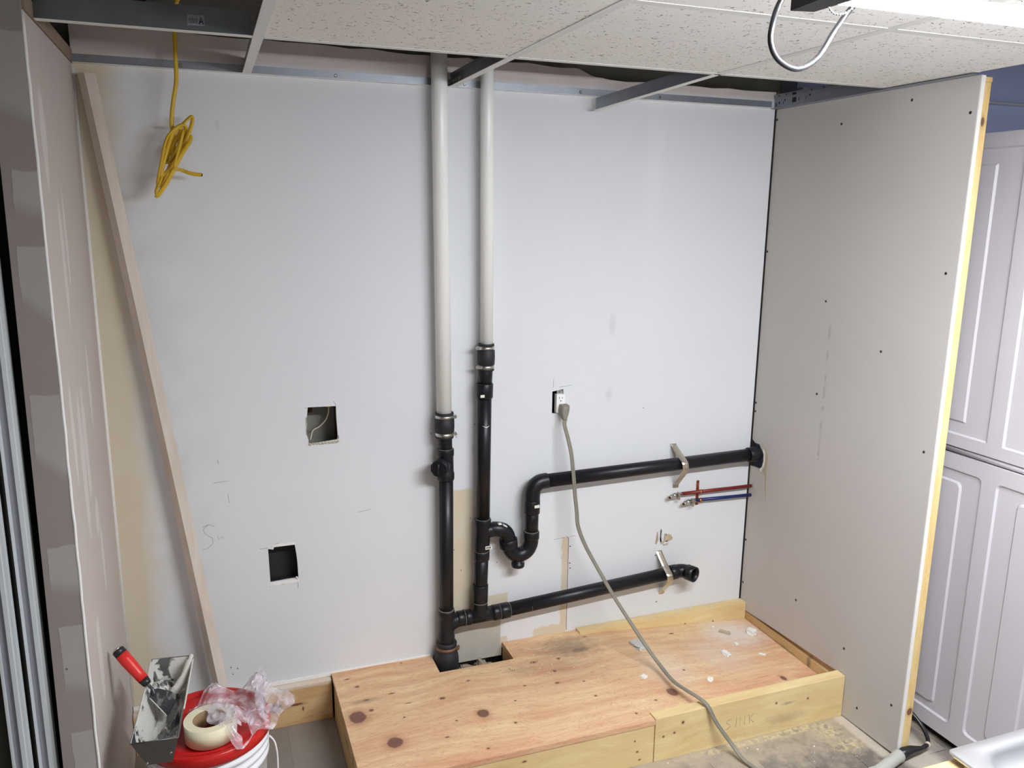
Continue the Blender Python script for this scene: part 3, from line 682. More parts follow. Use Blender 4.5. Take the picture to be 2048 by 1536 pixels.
# cleanout tee near the top of the left stack
ct = part('cleanout_tee', merge(T([(1.0185, PY, .926), (1.0185, PY, .922), (1.0185, PY, .905), (1.0187, PY, .900), (1.0195, PY, .846), (1.0195, PY, .842), (1.0195, PY, .822), (1.0195, PY, .818)], [.0275, .0285, .0285, .0262, .0262, .0285, .0285, .0272], 32),
     T([(1.0155, PY, .874), (.985, PY - .045, .874)], .0255, 28)), 'abs', dr)
cdir = Vector((-.56, -.83, 0)).normalized(); c0 = Vector((1.000, PY - .022, .874))
part('cleanout_hub', T([c0, c0 + cdir * .002, c0 + cdir * .022, c0 + cdir * .024], [.027, .029, .029, .0275], 32), 'abs', ct)
part('cleanout_plug', T([c0 + cdir * .024, c0 + cdir * .026, c0 + cdir * .034, c0 + cdir * .0355], [.028, .0295, .0295, .0275], 10), 'abs', ct)
nb = c0 + cdir * .0365; tdir = Vector((0, 0, 1)); sdir = cdir.cross(tdir)
bm = bmesh.new(); tube(bm, [nb - tdir * .020, nb + tdir * .020], .0045, 4); part('plug_bar', bm, 'abs', ct)
glue([(1.0183, PY, .9255), (1.0183, PY, .9275)], .0258, dr)
# right stack
straight((1.1600, PY, 1.235), (1.1555, PY, 1.12), .0245)
cp = hub((1.156, PY, 1.142), (1.155, PY, 1.092), .0285, dr, 'coupler')
part('pipe_label', box(1.132, 1.146, PY - .0292, PY - .0270, 1.099, 1.108), 'label', cp, 'small white printed label')
straight((1.1555, PY, 1.12), (1.1515, PY, .66))
part('scratch', T([(1.1405, PY - .0235, 1.0), (1.155, PY - .0247, .994), (1.165, PY - .0235, .999)], [.0005, .0018, .0005], 6), 'label', dr)
tt = part('trap_tee', merge(T([(1.1515, PY, .662), (1.1515, PY, .658), (1.1514, PY, .640), (1.151, PY, .634), (1.148, PY, .552), (1.148, PY, .546)], [.0275, .0287, .0287, .0268, .0268, .0275], 32),
     T(crom([(1.150, PY, .575), (1.152, PY, .595), (1.165, PY, .613), (1.195, PY - .002, .618)], 5), [.020] * 5 + [.023] * 5 + [.0255] * 6, 28)), 'abs', dr)
glue([(1.1515, PY, .6605), (1.1515, PY, .6630)], .0262, dr)
part('pipe_label', box(1.152, 1.176, PY - .0275, PY - .0255, .557, .569), 'label', tt, 'small white printed label')
for k in range(4): part('printed_bar', box(1.155 + k * .0045, 1.158 + k * .0045, PY - .0279, PY - .0274, .560, .567), 'ink', tt)
straight((1.148, PY, .55), (1.1425, PY, .33))
hub((1.148, PY, .543), (1.1475, PY, .510), .0272, dr, 'coupler')
hub((1.1435, PY, .418), (1.142, PY, .352), .0275, dr, 'coupler')
glue([(1.148, PY, .5425), (1.148, PY, .5450)], .0265, dr); glue([(1.1422, PY, .352), (1.1422, PY, .349)], .0268, dr)
# trap: short arm, down bend, union, U bend, rising leg
TY = PY - .006
arm = crom([(1.185, PY, .619), (1.205, TY, .618), (1.226, TY, .610), (1.240, TY, .592), (1.244, TY, .568)], 6)
ar = part('trap_elbow', T(arm, [.0262] * len(arm), 28), 'abs', dr)
part('pipe_label', T([(1.200, TY - .012, .6425), (1.212, TY - .012, .6415)], [.009, .009], 8, ry=.003, up=(0, 1, 0)), 'label', ar, 'pale printed label')
part('pipe_label', T([(1.218, TY - .013, .6385), (1.232, TY - .013, .629)], [.008, .008], 8, ry=.003, up=(0, 1, 0)), 'label', ar, 'pale printed label')
un = bmesh.new(); tube(un, [(1.243, TY, .578), (1.2435, TY, .575), (1.246, TY, .548), (1.2465, TY, .545)], [.030, .0335, .0335, .030], 10)
part('union_nut', un, 'abs', dr)
ub = crom([(1.2465, TY, .556), (1.252, TY, .534), (1.268, TY, .516), (1.290, TY, .512), (1.314, TY, .522), (1.328, TY, .545), (1.331, TY, .570)], 6)
ut = part('trap_bend', T(ub, .0262, 28), 'abs', dr)
part('cleanout_cap', T([(1.2815, TY, .496), (1.2815, TY, .484), (1.2815, TY, .482), (1.2815, TY, .470), (1.2815, TY, .467)], [.017, .017, .0235, .0235, .0215], 24), 'abs', ut)
hub((1.331, TY, .566), (1.3312, TY, .594), .0285, dr, 'hub'); glue([(1.3312, TY, .594), (1.3312, TY, .5965)], .0262, dr)
straight((1.3312, TY, .58), (1.332, TY, .69))
h2 = hub((1.3315, TY, .662), (1.332, TY, .712), .0283, dr, 'coupler')
part('pipe_label', box(1.330, 1.349, TY - .0290, TY - .0220, .690, .700), 'label', h2, 'small white printed label')
glue([(1.332, TY, .7125), (1.332, TY, .7155)], .0268, dr)
el = crom([(1.332, TY, .705), (1.333, TY, .738), (1.341, TY, .760), (1.360, TY, .774), (1.388, TY, .777)], 7)
e2 = part('elbow', T(el, .0278, 28), 'abs', dr)
part('pipe_label', T([(1.335, TY - .018, .770), (1.342, TY - .018, .777)], [.006, .006], 8, ry=.003), 'label', e2, 'small white printed label')
straight((1.375, TY, .776), (2.2835, PY, .790), .0245)
hub((2.236, PY, .7893), (2.2875, PY, .7900), .0285, dr, 'elbow')
part('scratch', T([(1.47, TY - .0235, .784), (1.49, TY - .0245, .781), (1.50, TY - .0235, .779)], .0012, 6), 'rubber', dr)
# bottom run
LZ = .299
st = part('stack_tee', merge(T([(X1, PY, .342), (X1, PY, .338), (X1, PY, .322), (X1, PY, .316), (X1, PY, .246), (X1, PY, .242), (X1, PY, .224), (X1, PY, .220)], [.0275, .0290, .0290, .0268, .0268, .0290, .0290, .0275], 32),
     T(crom([(1.020, PY, .255), (1.028, PY, .275), (1.045, PY, .292), (1.075, PY, LZ)], 5), [.0235] * 8 + [.0262] * 8, 28)), 'abs', dr)
glue([(X1, PY, .3415), (X1, PY, .3440)], .0280, dr)
hub((1.056, PY, LZ), (1.082, PY, LZ), .0275); glue([(1.082, PY, LZ), (1.0850, PY, LZ)], .0282, dr)
hub((1.086, PY, LZ), (1.108, PY, LZ), .0280); glue([(1.0830, PY, LZ + .0005), (1.0840, PY, LZ + .0005)], .0292, dr)
part('branch_tee', merge(T([(1.100, PY, LZ), (1.198, PY, .3005)], .0262, 28), T(crom([(1.1425, PY, .352), (1.1425, PY, .325), (1.133, PY, .305)], 5), .0262, 28),
     T(crom([(1.142, PY, .335), (1.148, PY, .312), (1.165, PY, .302)], 5), .0255, 28)), 'abs', dr)
hub((1.188, PY, .300), (1.214, PY, .3005), .0282); glue([(1.214, PY, .3005), (1.2155, PY, .3005)], .0285, dr)
hub((1.218, PY, .3005), (1.252, PY, .302), .0285); glue([(1.252, PY, .302), (1.2535, PY, .302)], .0262, dr)
straight((1.20, PY, .300), (1.925, PY, .3445), .0248)
glue([(1.333, PY, .3072), (1.3345, PY, .3073)], .0250, dr)
hub((1.914, PY, .3440), (1.944, PY, .346), .0285)
eb = crom([(1.935, PY, .3455), (1.958, PY - .002, .3475), (1.974, PY - .010, .3475), (1.982, PY - .024, .3475)], 6)
e3 = part('open_elbow', T(eb, .0262, 28, caps=False), 'abs', dr, 'elbow with its open end facing the room')
part('hub', ring_tube(bmesh.new(), (1.979, PY - .020, .3475), (1.993, PY - .052, .3475), .0300, .0255, 32), 'abs', e3)
part('bore', T([(1.980, PY - .022, .3475), (1.981, PY - .0225, .3475)], .0258, 28), 'black_in', e3)
# foot of the left stack
ft = thing('rubber_coupling', 'wide black rubber coupling with rusty clamp at the floor opening', 'pipe coupling', (X1, PY, .06), 'rubber pipe couplings')
bm = bmesh.new(); lathe(bm, [(.026, .222), (.0345, .220), (.0365, .216), (.0350, .210), (.0350, .188), (.038, .184), (.0425, .160), (.0430, .115), (.0395, .098), (.0395, .02), (.03, .02)], (X1, PY), 36)
part('sleeve', bm, 'rubber', ft)
clamp(ft, X1, .199, .0352, -.45, 'brownrust', .012)
clamp(ft, X1, .086, .0400, -.55, 'steel', .012)

# straps
def strap(name_label, cx, cz, lean, skew, prof, w=.022, shine='nickel'):
    t = thing('pipe_strap', name_label, 'pipe strap', (cx, -.002, cz), 'bent metal pipe straps')
    # profile in (y, z): wall tab, ramp out, round the pipe, ramp back
    prof = [(p[0], p[1]) for p in crom([(a_, b_, 0) for a_, b_ in prof], 2)]
    bm = bmesh.new(); rows = []
    for yy, zz in prof:
        off = lean * zz
        rows.append([bm.verts.new((cx + off + sx * w / 2, yy + dy, cz + zz + skew * sx)) for sx, dy in ((-1, 0), (-.45, -.0032), (.45, -.0032), (1, 0), (1, .0016), (-1, .0016))])
    for a_, b_ in zip(rows, rows[1:]):
        for k in range(6): bm.faces.new((a_[k], a_[(k + 1) % 6], b_[(k + 1) % 6], b_[k])).smooth = False
    bm.faces.new(rows[0]); bm.faces.new(rows[-1][::-1])
    part('band', bm, shine, t)
    part('screw', dimple(cx + lean * .070, -.0085, cz + .052, .0045), 'steel', t)
    part('screw', dimple(cx - lean * .09, -.012, cz - .088, .0045), 'steel', t)
strap('bent metal strap over the upper black pipe', 1.934, .785, -.12, 0, [(-.0008, .066), (-.006, .058), (-.045, .034), (-.078, .014), (-.0825, .002), (-.0825, -.012), (-.076, -.024), (-.045, -.058), (-.006, -.098), (-.0008, -.112)], .026)
strap('bent metal strap over the lower black pipe next to its open elbow', 1.897, .343, -.12, 0, [(-.0008, .080), (-.006, .070), (-.042, .034), (-.072, .012), (-.0770, .002), (-.0770, -.014), (-.071, -.026), (-.042, -.056), (-.006, -.090), (-.0008, -.104)], .026)

# copper supply lines
def supply(label, x0, z0, z1, mat, rr=.0068):
    t = thing('supply_pipe', label, 'water pipe', (2.2, -.02, z0), 'painted water pipes')
    part('pipe', T([(x0 + .045, -.020, z0), (W - .003, -.020, z1)], rr, 16), mat, t)
    p = Vector((x0, -.022, z0 - .004))
    v = part('stop_valve', T([p, p + Vector((.012, 0, .001)), p + Vector((.014, 0, .001)), p + Vector((.024, 0, .002)), p + Vector((.0245, 0, .002)), p + Vector((.05, .001, .004))], [.0062, .0085, .0105, .0105, .0075, .0072], 12), 'chrome', t)
    part('outlet_port', T([p + Vector((.004, -.002, 0)), p + Vector((-.008, -.010, -.001))], [.0075, .0068], 12), 'chrome', v)
    part('port_bore', T([p + Vector((-.008, -.0100, -.001)), p + Vector((-.0088, -.0106, -.001))], .0045, 12), 'slot', v)
    part('valve_lever', box(p.x + .030, p.x + .038, p.y - .012, p.y + .004, p.z - .016, p.z + .014, .002), 'nickel', v)
    return t
supply('dark red painted water pipe with chrome stop, the upper one', 1.912, .6525, .650, 'red_pipe')
supply('dark blue painted water pipe with chrome stop, the lower one', 1.975, .6190, .612, 'blue_pipe')
cc = thing('pipe_clip', 'copper clip plate holding the red and blue pipes to the wall', 'pipe clip', (2.045, -.003, .59))
part('plate', box(2.039, 2.051, -.0035, -.0005, .592, .692, .001), 'copper', cc)
for z in (.6519, .6168): part('hoop', ring_tube(bmesh.new(), (2.042, -.020, z), (2.054, -.020, z), .0088, .0072, 20), 'copper', cc)
for z in (.687, .635, .597): part('screw', dimple(2.045, -.0045, z, .0035), 'slot', cc)

# ------------------------------------------------------------------ outlet, cord
ob_ = part('outlet_box', merge(box(1.415, 1.475, .060, .064, .995, 1.10), box(1.413, 1.4155, .013, .064, .995, 1.10), box(1.4745, 1.477, .013, .064, .995, 1.10), box(1.413, 1.477, .013, .064, .993, .9955), box(1.413, 1.477, .013, .064, 1.0985, 1.101)), 'box_shade', wb, 'dark wall box')
ol = thing('outlet', 'white wall outlet without cover plate in a ragged cut-out', 'outlet', (1.453, -.004, 1.0))
part('yoke', box(1.441, 1.4625, .0025, .004, 1.006, 1.088), 'steel', ol)
ft_ = part('receptacle_face', box(1.436, 1.4685, -.0085, .012, 1.008, 1.075, .0015), 'outlet', ol)
for z in (1.060, 1.024):
    part('slot', box(1.4455, 1.4470, -.0090, -.0080, z - .001, z + .007), 'slot', ft_)
    part('slot', box(1.4570, 1.4585, -.0090, -.0080, z, z + .006), 'slot', ft_)
    part('slot', T([(1.452, -.0080, z - .008), (1.452, -.0091, z - .008)], .0022, 12), 'slot', ft_)
part('screw', dimple(1.452, -.0015, 1.0815, .0035), 'steel', ol)
cd = thing('appliance_cord', 'grey flat cord plugged into the wall outlet, draped over the platform to the floor', 'cord', (1.70, -.50, .155))
bm = bmesh.new()
rings = []
for z, hw, y0, y1 in ((1.041, .0125, -.036, -.0095), (1.038, .0150, -.041, -.0095), (1.022, .0155, -.044, -.0095), (1.008, .0135, -.044, -.013), (.996, .0090, -.046, -.026), (.990, .0066, -.047, -.036)):
    cx = 1.4605 - (1.041 - z) * .12
    rings.append([bm.verts.new((cx + sx * hw, (y0 + y1) / 2 + sy * (y1 - y0) / 2, z)) for sx, sy in ((-1, -.6), (-.7, -1), (.7, -1), (1, -.6), (1, 1), (-1, 1))])
for a_, b_ in zip(rings, rings[1:]):
    for k in range(6): bm.faces.new((a_[k], a_[(k + 1) % 6], b_[(k + 1) % 6], b_[k])).smooth = True
bm.faces.new(rings[0]); bm.faces.new(rings[-1][::-1])
part('plug', bm, 'cord', cd)
cpts = [(1.4545, -.041, .992), (1.447, -.052, .975), (1.455, -.066, .930), (1.464, -.080, .872), (1.472, -.086, .790), (1.478, -.088, .727), (1.485, -.092, .665), (1.489, -.098, .611), (1.509, -.11, .55), (1.537, -.13, .488), (1.591, -.19, .372), (1.633, -.25, .288), (1.668, -.30, .221), (1.694, -.359, .172), (1.691, -.449, .166), (1.699, -.515, .170), (1.712, -.57, .172), (1.724, -.604, .163), (1.742, -.623, .120), (1.762, -.637, .085), (1.790, -.662, .041), (1.803, -.70, .016), (1.82, -.745, .008), (1.85, -.85, .007), (1.93, -1.0, .007)]
part('cable', T(crom(cpts, 6), .0052, 10, ry=.0036, up=(1, 0, 0)), 'cord', cd)
cp2 = [Vector(p) + Vector((.0062, -.001, 0)) for p in cpts]
part('cable', T(crom(cp2, 6), .0030, 8), 'cord', cd)

# ------------------------------------------------------------------ cut-outs: content and torn paper
part('recess_dark', merge(box(.425, .54, .058, .062, .50, .645), box(.425, .430, .013, .06, .50, .645), box(.535, .54, .013, .06, .50, .645), box(.425, .54, .013, .06, .500, .504), box(.425, .54, .013, .06, .641, .645)), 'box_shade', wb, 'added black liner for the dark behind the lower cut-out')  # added liner; the darkness of the deep cavity is its black colour
wn = thing('wire', 'white wire with yellow wire nut inside the upper wall cut-out', 'wire', (.62, .06, .98))
part('conductor', T(crom([(.651, .05, 1.075), (.650, .055, 1.055), (.642, .062, 1.03), (.622, .066, 1.008), (.600, .060, .998), (.592, .045, .985), (.588, .04, .972)], 6), .0022, 8), 'white_wire', wn)
part('wire_nut', T([(.651, .05, 1.098), (.651, .05, 1.074)], [.005, .0068], 8), 'yellow_nut', wn)
part('knob_scrap', merge(box(.583, .622, .085, .109, 1.075, 1.086), T([(.592, .095, 1.062), (.602, .095, 1.060)], [.014, .010], 10)), 'brown', wb, 'brown splinters inside the cut-out')
bm = bmesh.new()
for i in range(9): 
    x = .578 + .0105 * i; tube(bm, crom([(x, -.0005, .971 + random.uniform(-.002, .001)), (x + .005, -.004, .969 + random.uniform(-.003, .001)), (x + .011, -.0008, .972)], 3), random.uniform(.0012, .0026), 5)
for i in range(5): tube(bm, [(.574 + random.uniform(-.003, .001), -.001, 1.0 + .012 * i), (.573, -.002, 1.010 + .012 * i)], .0011, 5)
tube(bm, [(.669, -.0015, .974), (.672, -.004, .969)], .003, 6); tube(bm, [(.672, -.002, .98), (.673, -.002, .99)], .0015, 5)
part('torn_edge', bm, 'tan_paper', wb, 'ragged paper edge of the upper cut-out')
bm = bmesh.new(); bx(bm, .437, .528, -.0008, .0002, .502, .512); bx(bm, .452, .522, -.0006, .0002, .634, .643); tube(bm, [(.524, -.001, .514), (.520, -.002, .522)], .003, 6)
part('torn_edge', bm, 'gypsum', wb, 'white gypsum edge of the lower cut-out')
bm = bmesh.new()
for a_, b_ in (((1.872, .452), (1.877, .50)), ((1.904, .452), (1.912, .49)), ((1.924, .456), (1.932, .476)), ((1.896, .452), (1.90, .458)), ((1.93, .46), (1.944, .47)), ((1.905, .445), (1.925, .447))):
    tube(bm, crom([(a_[0], -.0008, a_[1]), ((a_[0] + b_[0]) / 2 + .003, -.004, (a_[1] + b_[1]) / 2), (b_[0], -.0006, b_[1])], 4), .0028, 6)
part('torn_patch', bm, 'tan_paper', wb, 'torn brown paper around two screw holes')
bm = bmesh.new()
prism(bm, [(1.906, .455), (1.916, .458), (1.932, .462), (1.944, .468), (1.940, .480), (1.928, .486), (1.918, .482), (1.908, .474)], lambda a, b: (a, -.0007, b), lambda a, b: (a, -.0003, b))
prism(bm, [(1.870, .456), (1.878, .452), (1.884, .470), (1.880, .495), (1.873, .488)], lambda a, b: (a, -.0007, b), lambda a, b: (a, -.0003, b))
part('torn_patch', bm, 'tan_paper', wb, 'bare brown paper patches')
part('board_seam', box(1.4995, 1.5015, -.0004, .0005, .154, .530), 'brown', wb, 'dark open seam between two boards')
bm = bmesh.new()
MK = [[(.244, .729), (.262, .736), (.279, .727)], [(.262, .736), (.245, .722), (.250, .706), (.270, .690), (.272, .672), (.255, .658), (.239, .654)], [(.286, .694), (.290, .684), (.296, .692), (.300, .684), (.304, .692)],
      [(.30, .945), (.302, .93)], [(.285, .87), (.33, .872)], [(.325, .83), (.326, .80)], [(.66, 1.105), (.6685, 1.09)], [(.57, 1.088), (.579, 1.090)], [(.73, .72), (.77, .726)], [(1.45, 1.10), (1.50, 1.105)], [(.474, .5), (.482, .5015)], [(.456, .643), (.47, .646)], [(.436, .497), (.437, .503)],
      [(.41, .634), (.436, .633)], [(.525, .51), (.524, .48)], [(1.44, .527), (1.486, .530)], [(1.505, .53), (1.53, .532)], [(1.425, 1.10), (1.426, 1.13)]]
for sg in MK: tube(bm, [(x, -.0003, z) for x, z in sg], .0005, 4)
part('pencil_mark', bm, 'pencil', wb, 'thin pencil marks')
for i, (x, z) in enumerate(((1.508, .492), (1.508, .425), (1.51, .405), (1.873, .404), (1.858, .290), (1.888, .206), (1.12, .65), (1.085, .30), (1.085, .46), (1.060, .54), (1.22, .47), (.30, .235), (.32, .228), (.305, .21), (.98, .97), (1.79, 1.0), (1.04, 1.02), (1.178, .94), (1.135, .99), (1.07, .95), (1.05, 1.0))):
    o = part('nail_hole', dimple(0, 0, 0, .0022 if i > 5 else .0032), 'slot', wb); o.location = (x, -.0002, z)

# ------------------------------------------------------------------ yellow cable
def yc(u, v, y): return Vector((.241 + .00129 * (u - 343) - .00009 * (v - 240), y, 1.939 - .00133 * (v - 240) + .00006 * (u - 343)))
yl = thing('yellow_cable', 'yellow electrical cable hanging looped from the open ceiling bay', 'cable', (.26, -.08, 1.74))
cab = [Vector((.40, -.46, 2.22)), Vector((.30, -.25, 2.235)), Vector((.268, -.12, 2.21)), yc(349, 65, -.085), yc(351, 120, -.08), yc(352, 165, -.08), yc(346, 205, -.08), yc(343, 245, -.078), yc(347, 285, -.072), yc(340, 330, -.07)]
loops = [((316, 372), (322, 330), (335, 275), (362, 250), (370, 262), (352, 310), (330, 365), (318, 388)), ((313, 382), (324, 350), (333, 290), (375, 238), (384, 236), (378, 262), (352, 320), (322, 380)),
         ((314, 392), (334, 366), (362, 312), (380, 280), (379, 270), (368, 282), (345, 325), (322, 352)), ((334, 300), (348, 262), (362, 258), (356, 290), (338, 322), (332, 318), (345, 290), (366, 262)), ((350, 330), (352, 338), )]
pts = list(cab); k = 0
for lp in loops:
    for q in lp:
        k += 1; pts.append(yc(q[0], q[1], -.075 - .022 * math.sin(k * .8) - .004 * (k % 5)))
pts += [yc(362, 340, -.085), yc(380, 347, -.09), yc(396, 350, -.09), yc(403, 350, -.09)]
part('jacket', T(crom(pts, 6), .0056, 10, ry=.0036, up=(1, 0, 0)), 'yellow', yl)
part('cut_end', T([pts[-1] + Vector((-.001, 0, -.001)), pts[-1] + Vector((.0025, 0, -.002))], .0040, 8, ry=.003), 'slot', yl)
yz = thing('yellow_cable', 'second yellow cable lying in the dark above the open ceiling bay', 'cable', (.24, -.68, 2.16))
part('jacket', T(crom([(.10, -.95, 2.26), (.20, -.82, 2.17), (.225, -.72, 2.135), (.265, -.70, 2.130), (.285, -.75, 2.16), (.30, -.9, 2.26)], 6), .0055, 8), 'yellow', yz)

# ------------------------------------------------------------------ shop light
lp = thing('shop_light', 'lit fluorescent shop light hanging under the ceiling, mostly out of view', 'lamp', (1.5, -1.79, 1.945))
part('housing', box(.96, 2.22, -1.86, -1.795, 1.972, 2.000, .003), 'tee_white', lp)
part('end_cap', prism(bmesh.new(), [(.948, -1.759), (.976, -1.765), (.979, -1.84), (.942, -1.84)], lambda a, b: (a, b, 1.9311), lambda a, b: (a, b, 1.997)), 'screw', lp, 'dark end cap')
part('end_cap', box(2.20, 2.24, -1.86, -1.77, 1.935, 2.0), 'screw', lp, 'dark end cap')
tb = part('tube', T([(.982, -1.785, 1.948), (2.205, -1.785, 1.948)], .0115, 24), 'tube_side', lp, 'glowing tube')
tb.data.materials.append(M['tube'])
for p in tb.data.polygons:
    if p.normal.z < -.80: p.material_index = 1
for x in (1.25, 2.0): part('hanging_hook', T([(x, -1.83, 1.999), (x, -1.83, 2.083)], .0015, 6), 'steel', lp)
part('power_cord', T(crom([(1.0408, -1.7893, 2.023), (1.0064, -1.7119, 1.9972), (0.9866, -1.6904, 1.9611), (0.9754, -1.6904, 1.9284), (0.9771, -1.6904, 1.9069), (0.9917, -1.6904, 1.8905), (1.0193, -1.6904, 1.8837), (1.0485, -1.6904, 1.8992), (1.0683, -1.6947, 1.9327), (1.0838, -1.7033, 1.9585), (1.0967, -1.7377, 1.9843), (1.1096, -1.7893, 1.998)], 8), .0036, 12), 'black_cord', lp, 'black looped cord')
bm = bmesh.new()
ch = crom([(0.972, -1.7635, 1.9843), (1.0132, -1.7377, 1.9636), (1.0253, -1.7291, 1.9499), (1.0408, -1.7248, 1.943), (1.058, -1.7248, 1.9465), (1.0717, -1.7291, 1.9602), (1.0838, -1.7377, 1.9843)], 8)
L_ = 0; last = None
for p in ch:
    if last is None or (p - last).length > .0038:
        bmesh.ops.create_uvsphere(bm, u_segments=8, v_segments=6, radius=.0016, matrix=Matrix.Translation(p)); last = p
tube(bm, ch, .0004, 4)
part('pull_chain', bm, 'chrome', lp, 'beaded pull chain')

# ------------------------------------------------------------------ bucket and what lies on it
BX, BY, LZ_ = .236, -.520, .390
bk = thing('bucket', 'white plastic pail with a red lid standing in the left corner', 'bucket', (BX, BY, 0))
bm = bmesh.new()
prof = [(0, 0), (.130, 0), (.133, .004), (.140, .20), (.144, .285), (.150, .287), (.150, .295), (.1445, .297), (.145, .310), (.151, .312), (.151, .320), (.146, .322), (.1465, .335), (.152, .337), (.152, .346), (.147, .348), (.1475, .372), (.143, .372), (.136, .06), (.128, .01), (0, .01)]
lathe(bm, prof, (BX, BY), 64); part('pail', bm, 'bucket', bk)
bm = bmesh.new()
lathe(bm, [(0, .384), (.118, .384), (.124, .3865), (.128, .3865), (.132, .380), (.138, .380), (.142, .390), (.152, .391), (.156, .388), (.1575, .380), (.1575, .362), (.1545, .360), (.1540, .380), (.0, .378)], (BX, BY), 72)
part('lid', bm, 'redlid', bk, 'red ribbed lid')
part('handle', T(crom([(.386, -.555, .335), (.400, -.558, .31), (.404, -.56, .25), (.395, -.575, .17), (.36, -.62, .12), (.29, -.69, .10)], 6), .0022, 8), 'outlet', bk, 'thin white bail')

# mud pan
pn = thing('mud_pan', 'steel taping pan smeared with joint compound resting on the red lid', 'mud pan', (.14, -.48, .392))
top = [Vector((.097, -.302, .472)), Vector((.204, -.317, .472)), Vector((.174, -.696, .472)), Vector((.070, -.685, .472))]
bot = [Vector((.122, -.322, .3925)), Vector((.180, -.330, .3925)), Vector((.156, -.668, .3925)), Vector((.099, -.662, .3925))]
bot[2].z = bot[3].z = .3925
def shell(name, outer_m, inner_m):
    bm = bmesh.new(); o = [bm.verts.new(p) for p in top]; q = [bm.verts.new(p) for p in bot]
    cen = sum(top, Vector()) / 4
    ti = [bm.verts.new(p + (cen - p).normalized() * .0018) for p in top]; cb = sum(bot, Vector()) / 4
    bi = [bm.verts.new(p + (cb - p).normalized() * .0018 + Vector((0, 0, .0012))) for p in bot]
    for k in range(4):
        j = (k + 1) % 4
        bm.faces.new((o[k], o[j], q[j], q[k])); bm.faces.new((ti[j], ti[k], bi[k], bi[j])); bm.faces.new((o[k], ti[k], ti[j], o[j]))
    bm.faces.new(q[::-1]); bm.faces.new(bi)
    ob = part(name, bm, outer_m, pn); ob.data.materials.append(M[inner_m])
    for p in ob.data.polygons:
        pass
    return ob
sh = shell('tray', 'pan_out', 'pan')
idx = {1: 1, 4: 1, 7: 1, 10: 1, 13: 1}
for p in sh.data.polygons:
    c = p.center + pn.location; n_ = p.normal; cen = Vector((.137, -.5, .43))
    if n_.dot(c - cen) < 0: p.material_index = 1
bm = bmesh.new(); tube(bm, [top[3], top[0], top[1], top[2], top[3]], .0016, 6); part('rim', bm, 'pan_out', pn)
# compound inside, a drift against the far left, piled ridge on the right
bm = bmesh.new(); G = 22; gv = {}
for i in range(G + 1):
    for j in range(9):
        u, w = i / G, j / 8
        wz = .40 + .045 * math.exp(-((u - .22) / .16) ** 2) * (0.5 + .5 * math.sin(3 * w + 1)) + .012 * math.sin(9 * u + 5 * w) * (1 - u) + .007 * math.sin(23 * u + 11 * w)
        if u > .5: wz -= .012 * (u - .5)
        tfrac = min(max((wz - .3925) / .08, 0), 1)
        A_ = bot[0].lerp(bot[3], u).lerp(top[0].lerp(top[3], u), tfrac); B_ = bot[1].lerp(bot[2], u).lerp(top[1].lerp(top[2], u), tfrac)
        p = A_.lerp(B_, .02 + .96 * w); p.z = max(wz, .3945); p.y = max(min(p.y, -.325), -.66)
        gv[i, j] = bm.verts.new(p)
for i in range(G):
    for j in range(8): bm.faces.new((gv[i, j], gv[i + 1, j], gv[i + 1, j + 1], gv[i, j + 1])).smooth = True
r0 = [gv[i, 0] for i in range(G + 1)]
part('compound', bm, 'pan', pn, 'white compound')
part('compound_smear', T(crom([(.199, -.322, .476), (.194, -.345, .470), (.182, -.385, .455), (.16, -.42, .438), (.13, -.43, .425)], 6), [.006] * 6 + [.010] * 8 + [.012] * 6 + [.008] * 5, 10), 'mud', pn)
part('compound_smear', T(crom([(.094, -.318, .474), (.090, -.42, .474), (.084, -.52, .474), (.077, -.62, .473)], 8), .0032, 8), 'mud', pn)
part('compound_smear', T(crom([(.203, -.34, .474), (.194, -.46, .474), (.185, -.58, .474)], 8), .0022, 8), 'mud', pn)
for x, z in ((.102, .415), (.155, .43)): part('rivet', dimple(x, -.688 + (.43 - z) * -.1, z, .003), 'chrome', pn)

# pointing trowel
tw = thing('trowel', 'pointed trowel with red and black handle lying in the mud pan', 'trowel', (.11, -.48, .42))
hA = Vector((.026, -.404, .570)); hB = Vector((.093, -.452, .488)); hd = (hB - hA).normalized(); Lh = (hB - hA).length
def along(t): return hA + hd * (Lh * t)
part('end_cap', T([along(-.045), along(-.03), along(.0)], [.009, .012, .0135], 16), 'steel', tw, 'steel butt cap')
part('grip', T([along(0), along(.02), along(.14)], [.0145, .0155, .0160], 16), 'handle_black', tw, 'black grip end')
part('grip', T([along(.14), along(.3), along(.5), along(.7), along(.88)], [.0162, .0165, .0160, .0145, .0135], 16), 'handle_red', tw, 'glossy red grip')
part('ferrule', T([along(.88), along(1.0), along(1.04)], [.0135, .0115, .0085], 16), 'handle_black', tw)
part('tang', T(crom([along(1.02), along(1.10), (.106, -.462, .474), (.110, -.468, .462)], 4), .0042, 8), 'blade', tw)
bm = bmesh.new()
bl = [(.100, -.452, .4665), (.118, -.448, .466), (.150, -.462, .459), (.163, -.478, .454), (.158, -.50, .444), (.141, -.523, .424), (.118, -.500, .444), (.098, -.480, .458)]
va = [bm.verts.new(p) for p in bl]; vb = [bm.verts.new((p[0], p[1], p[2] - .0014)) for p in bl]
bm.faces.new(va); bm.faces.new(vb[::-1])
for k in range(8): bm.faces.new((va[k], va[(k + 1) % 8], vb[(k + 1) % 8], vb[k]))
part('blade', bm, 'blade', tw, 'steel leaf-shaped blade')
part('blade_rim', T(crom([(.099, -.478, .4595), (.118, -.499, .445), (.140, -.522, .426)], 5), .0014, 6), 'mud', tw)

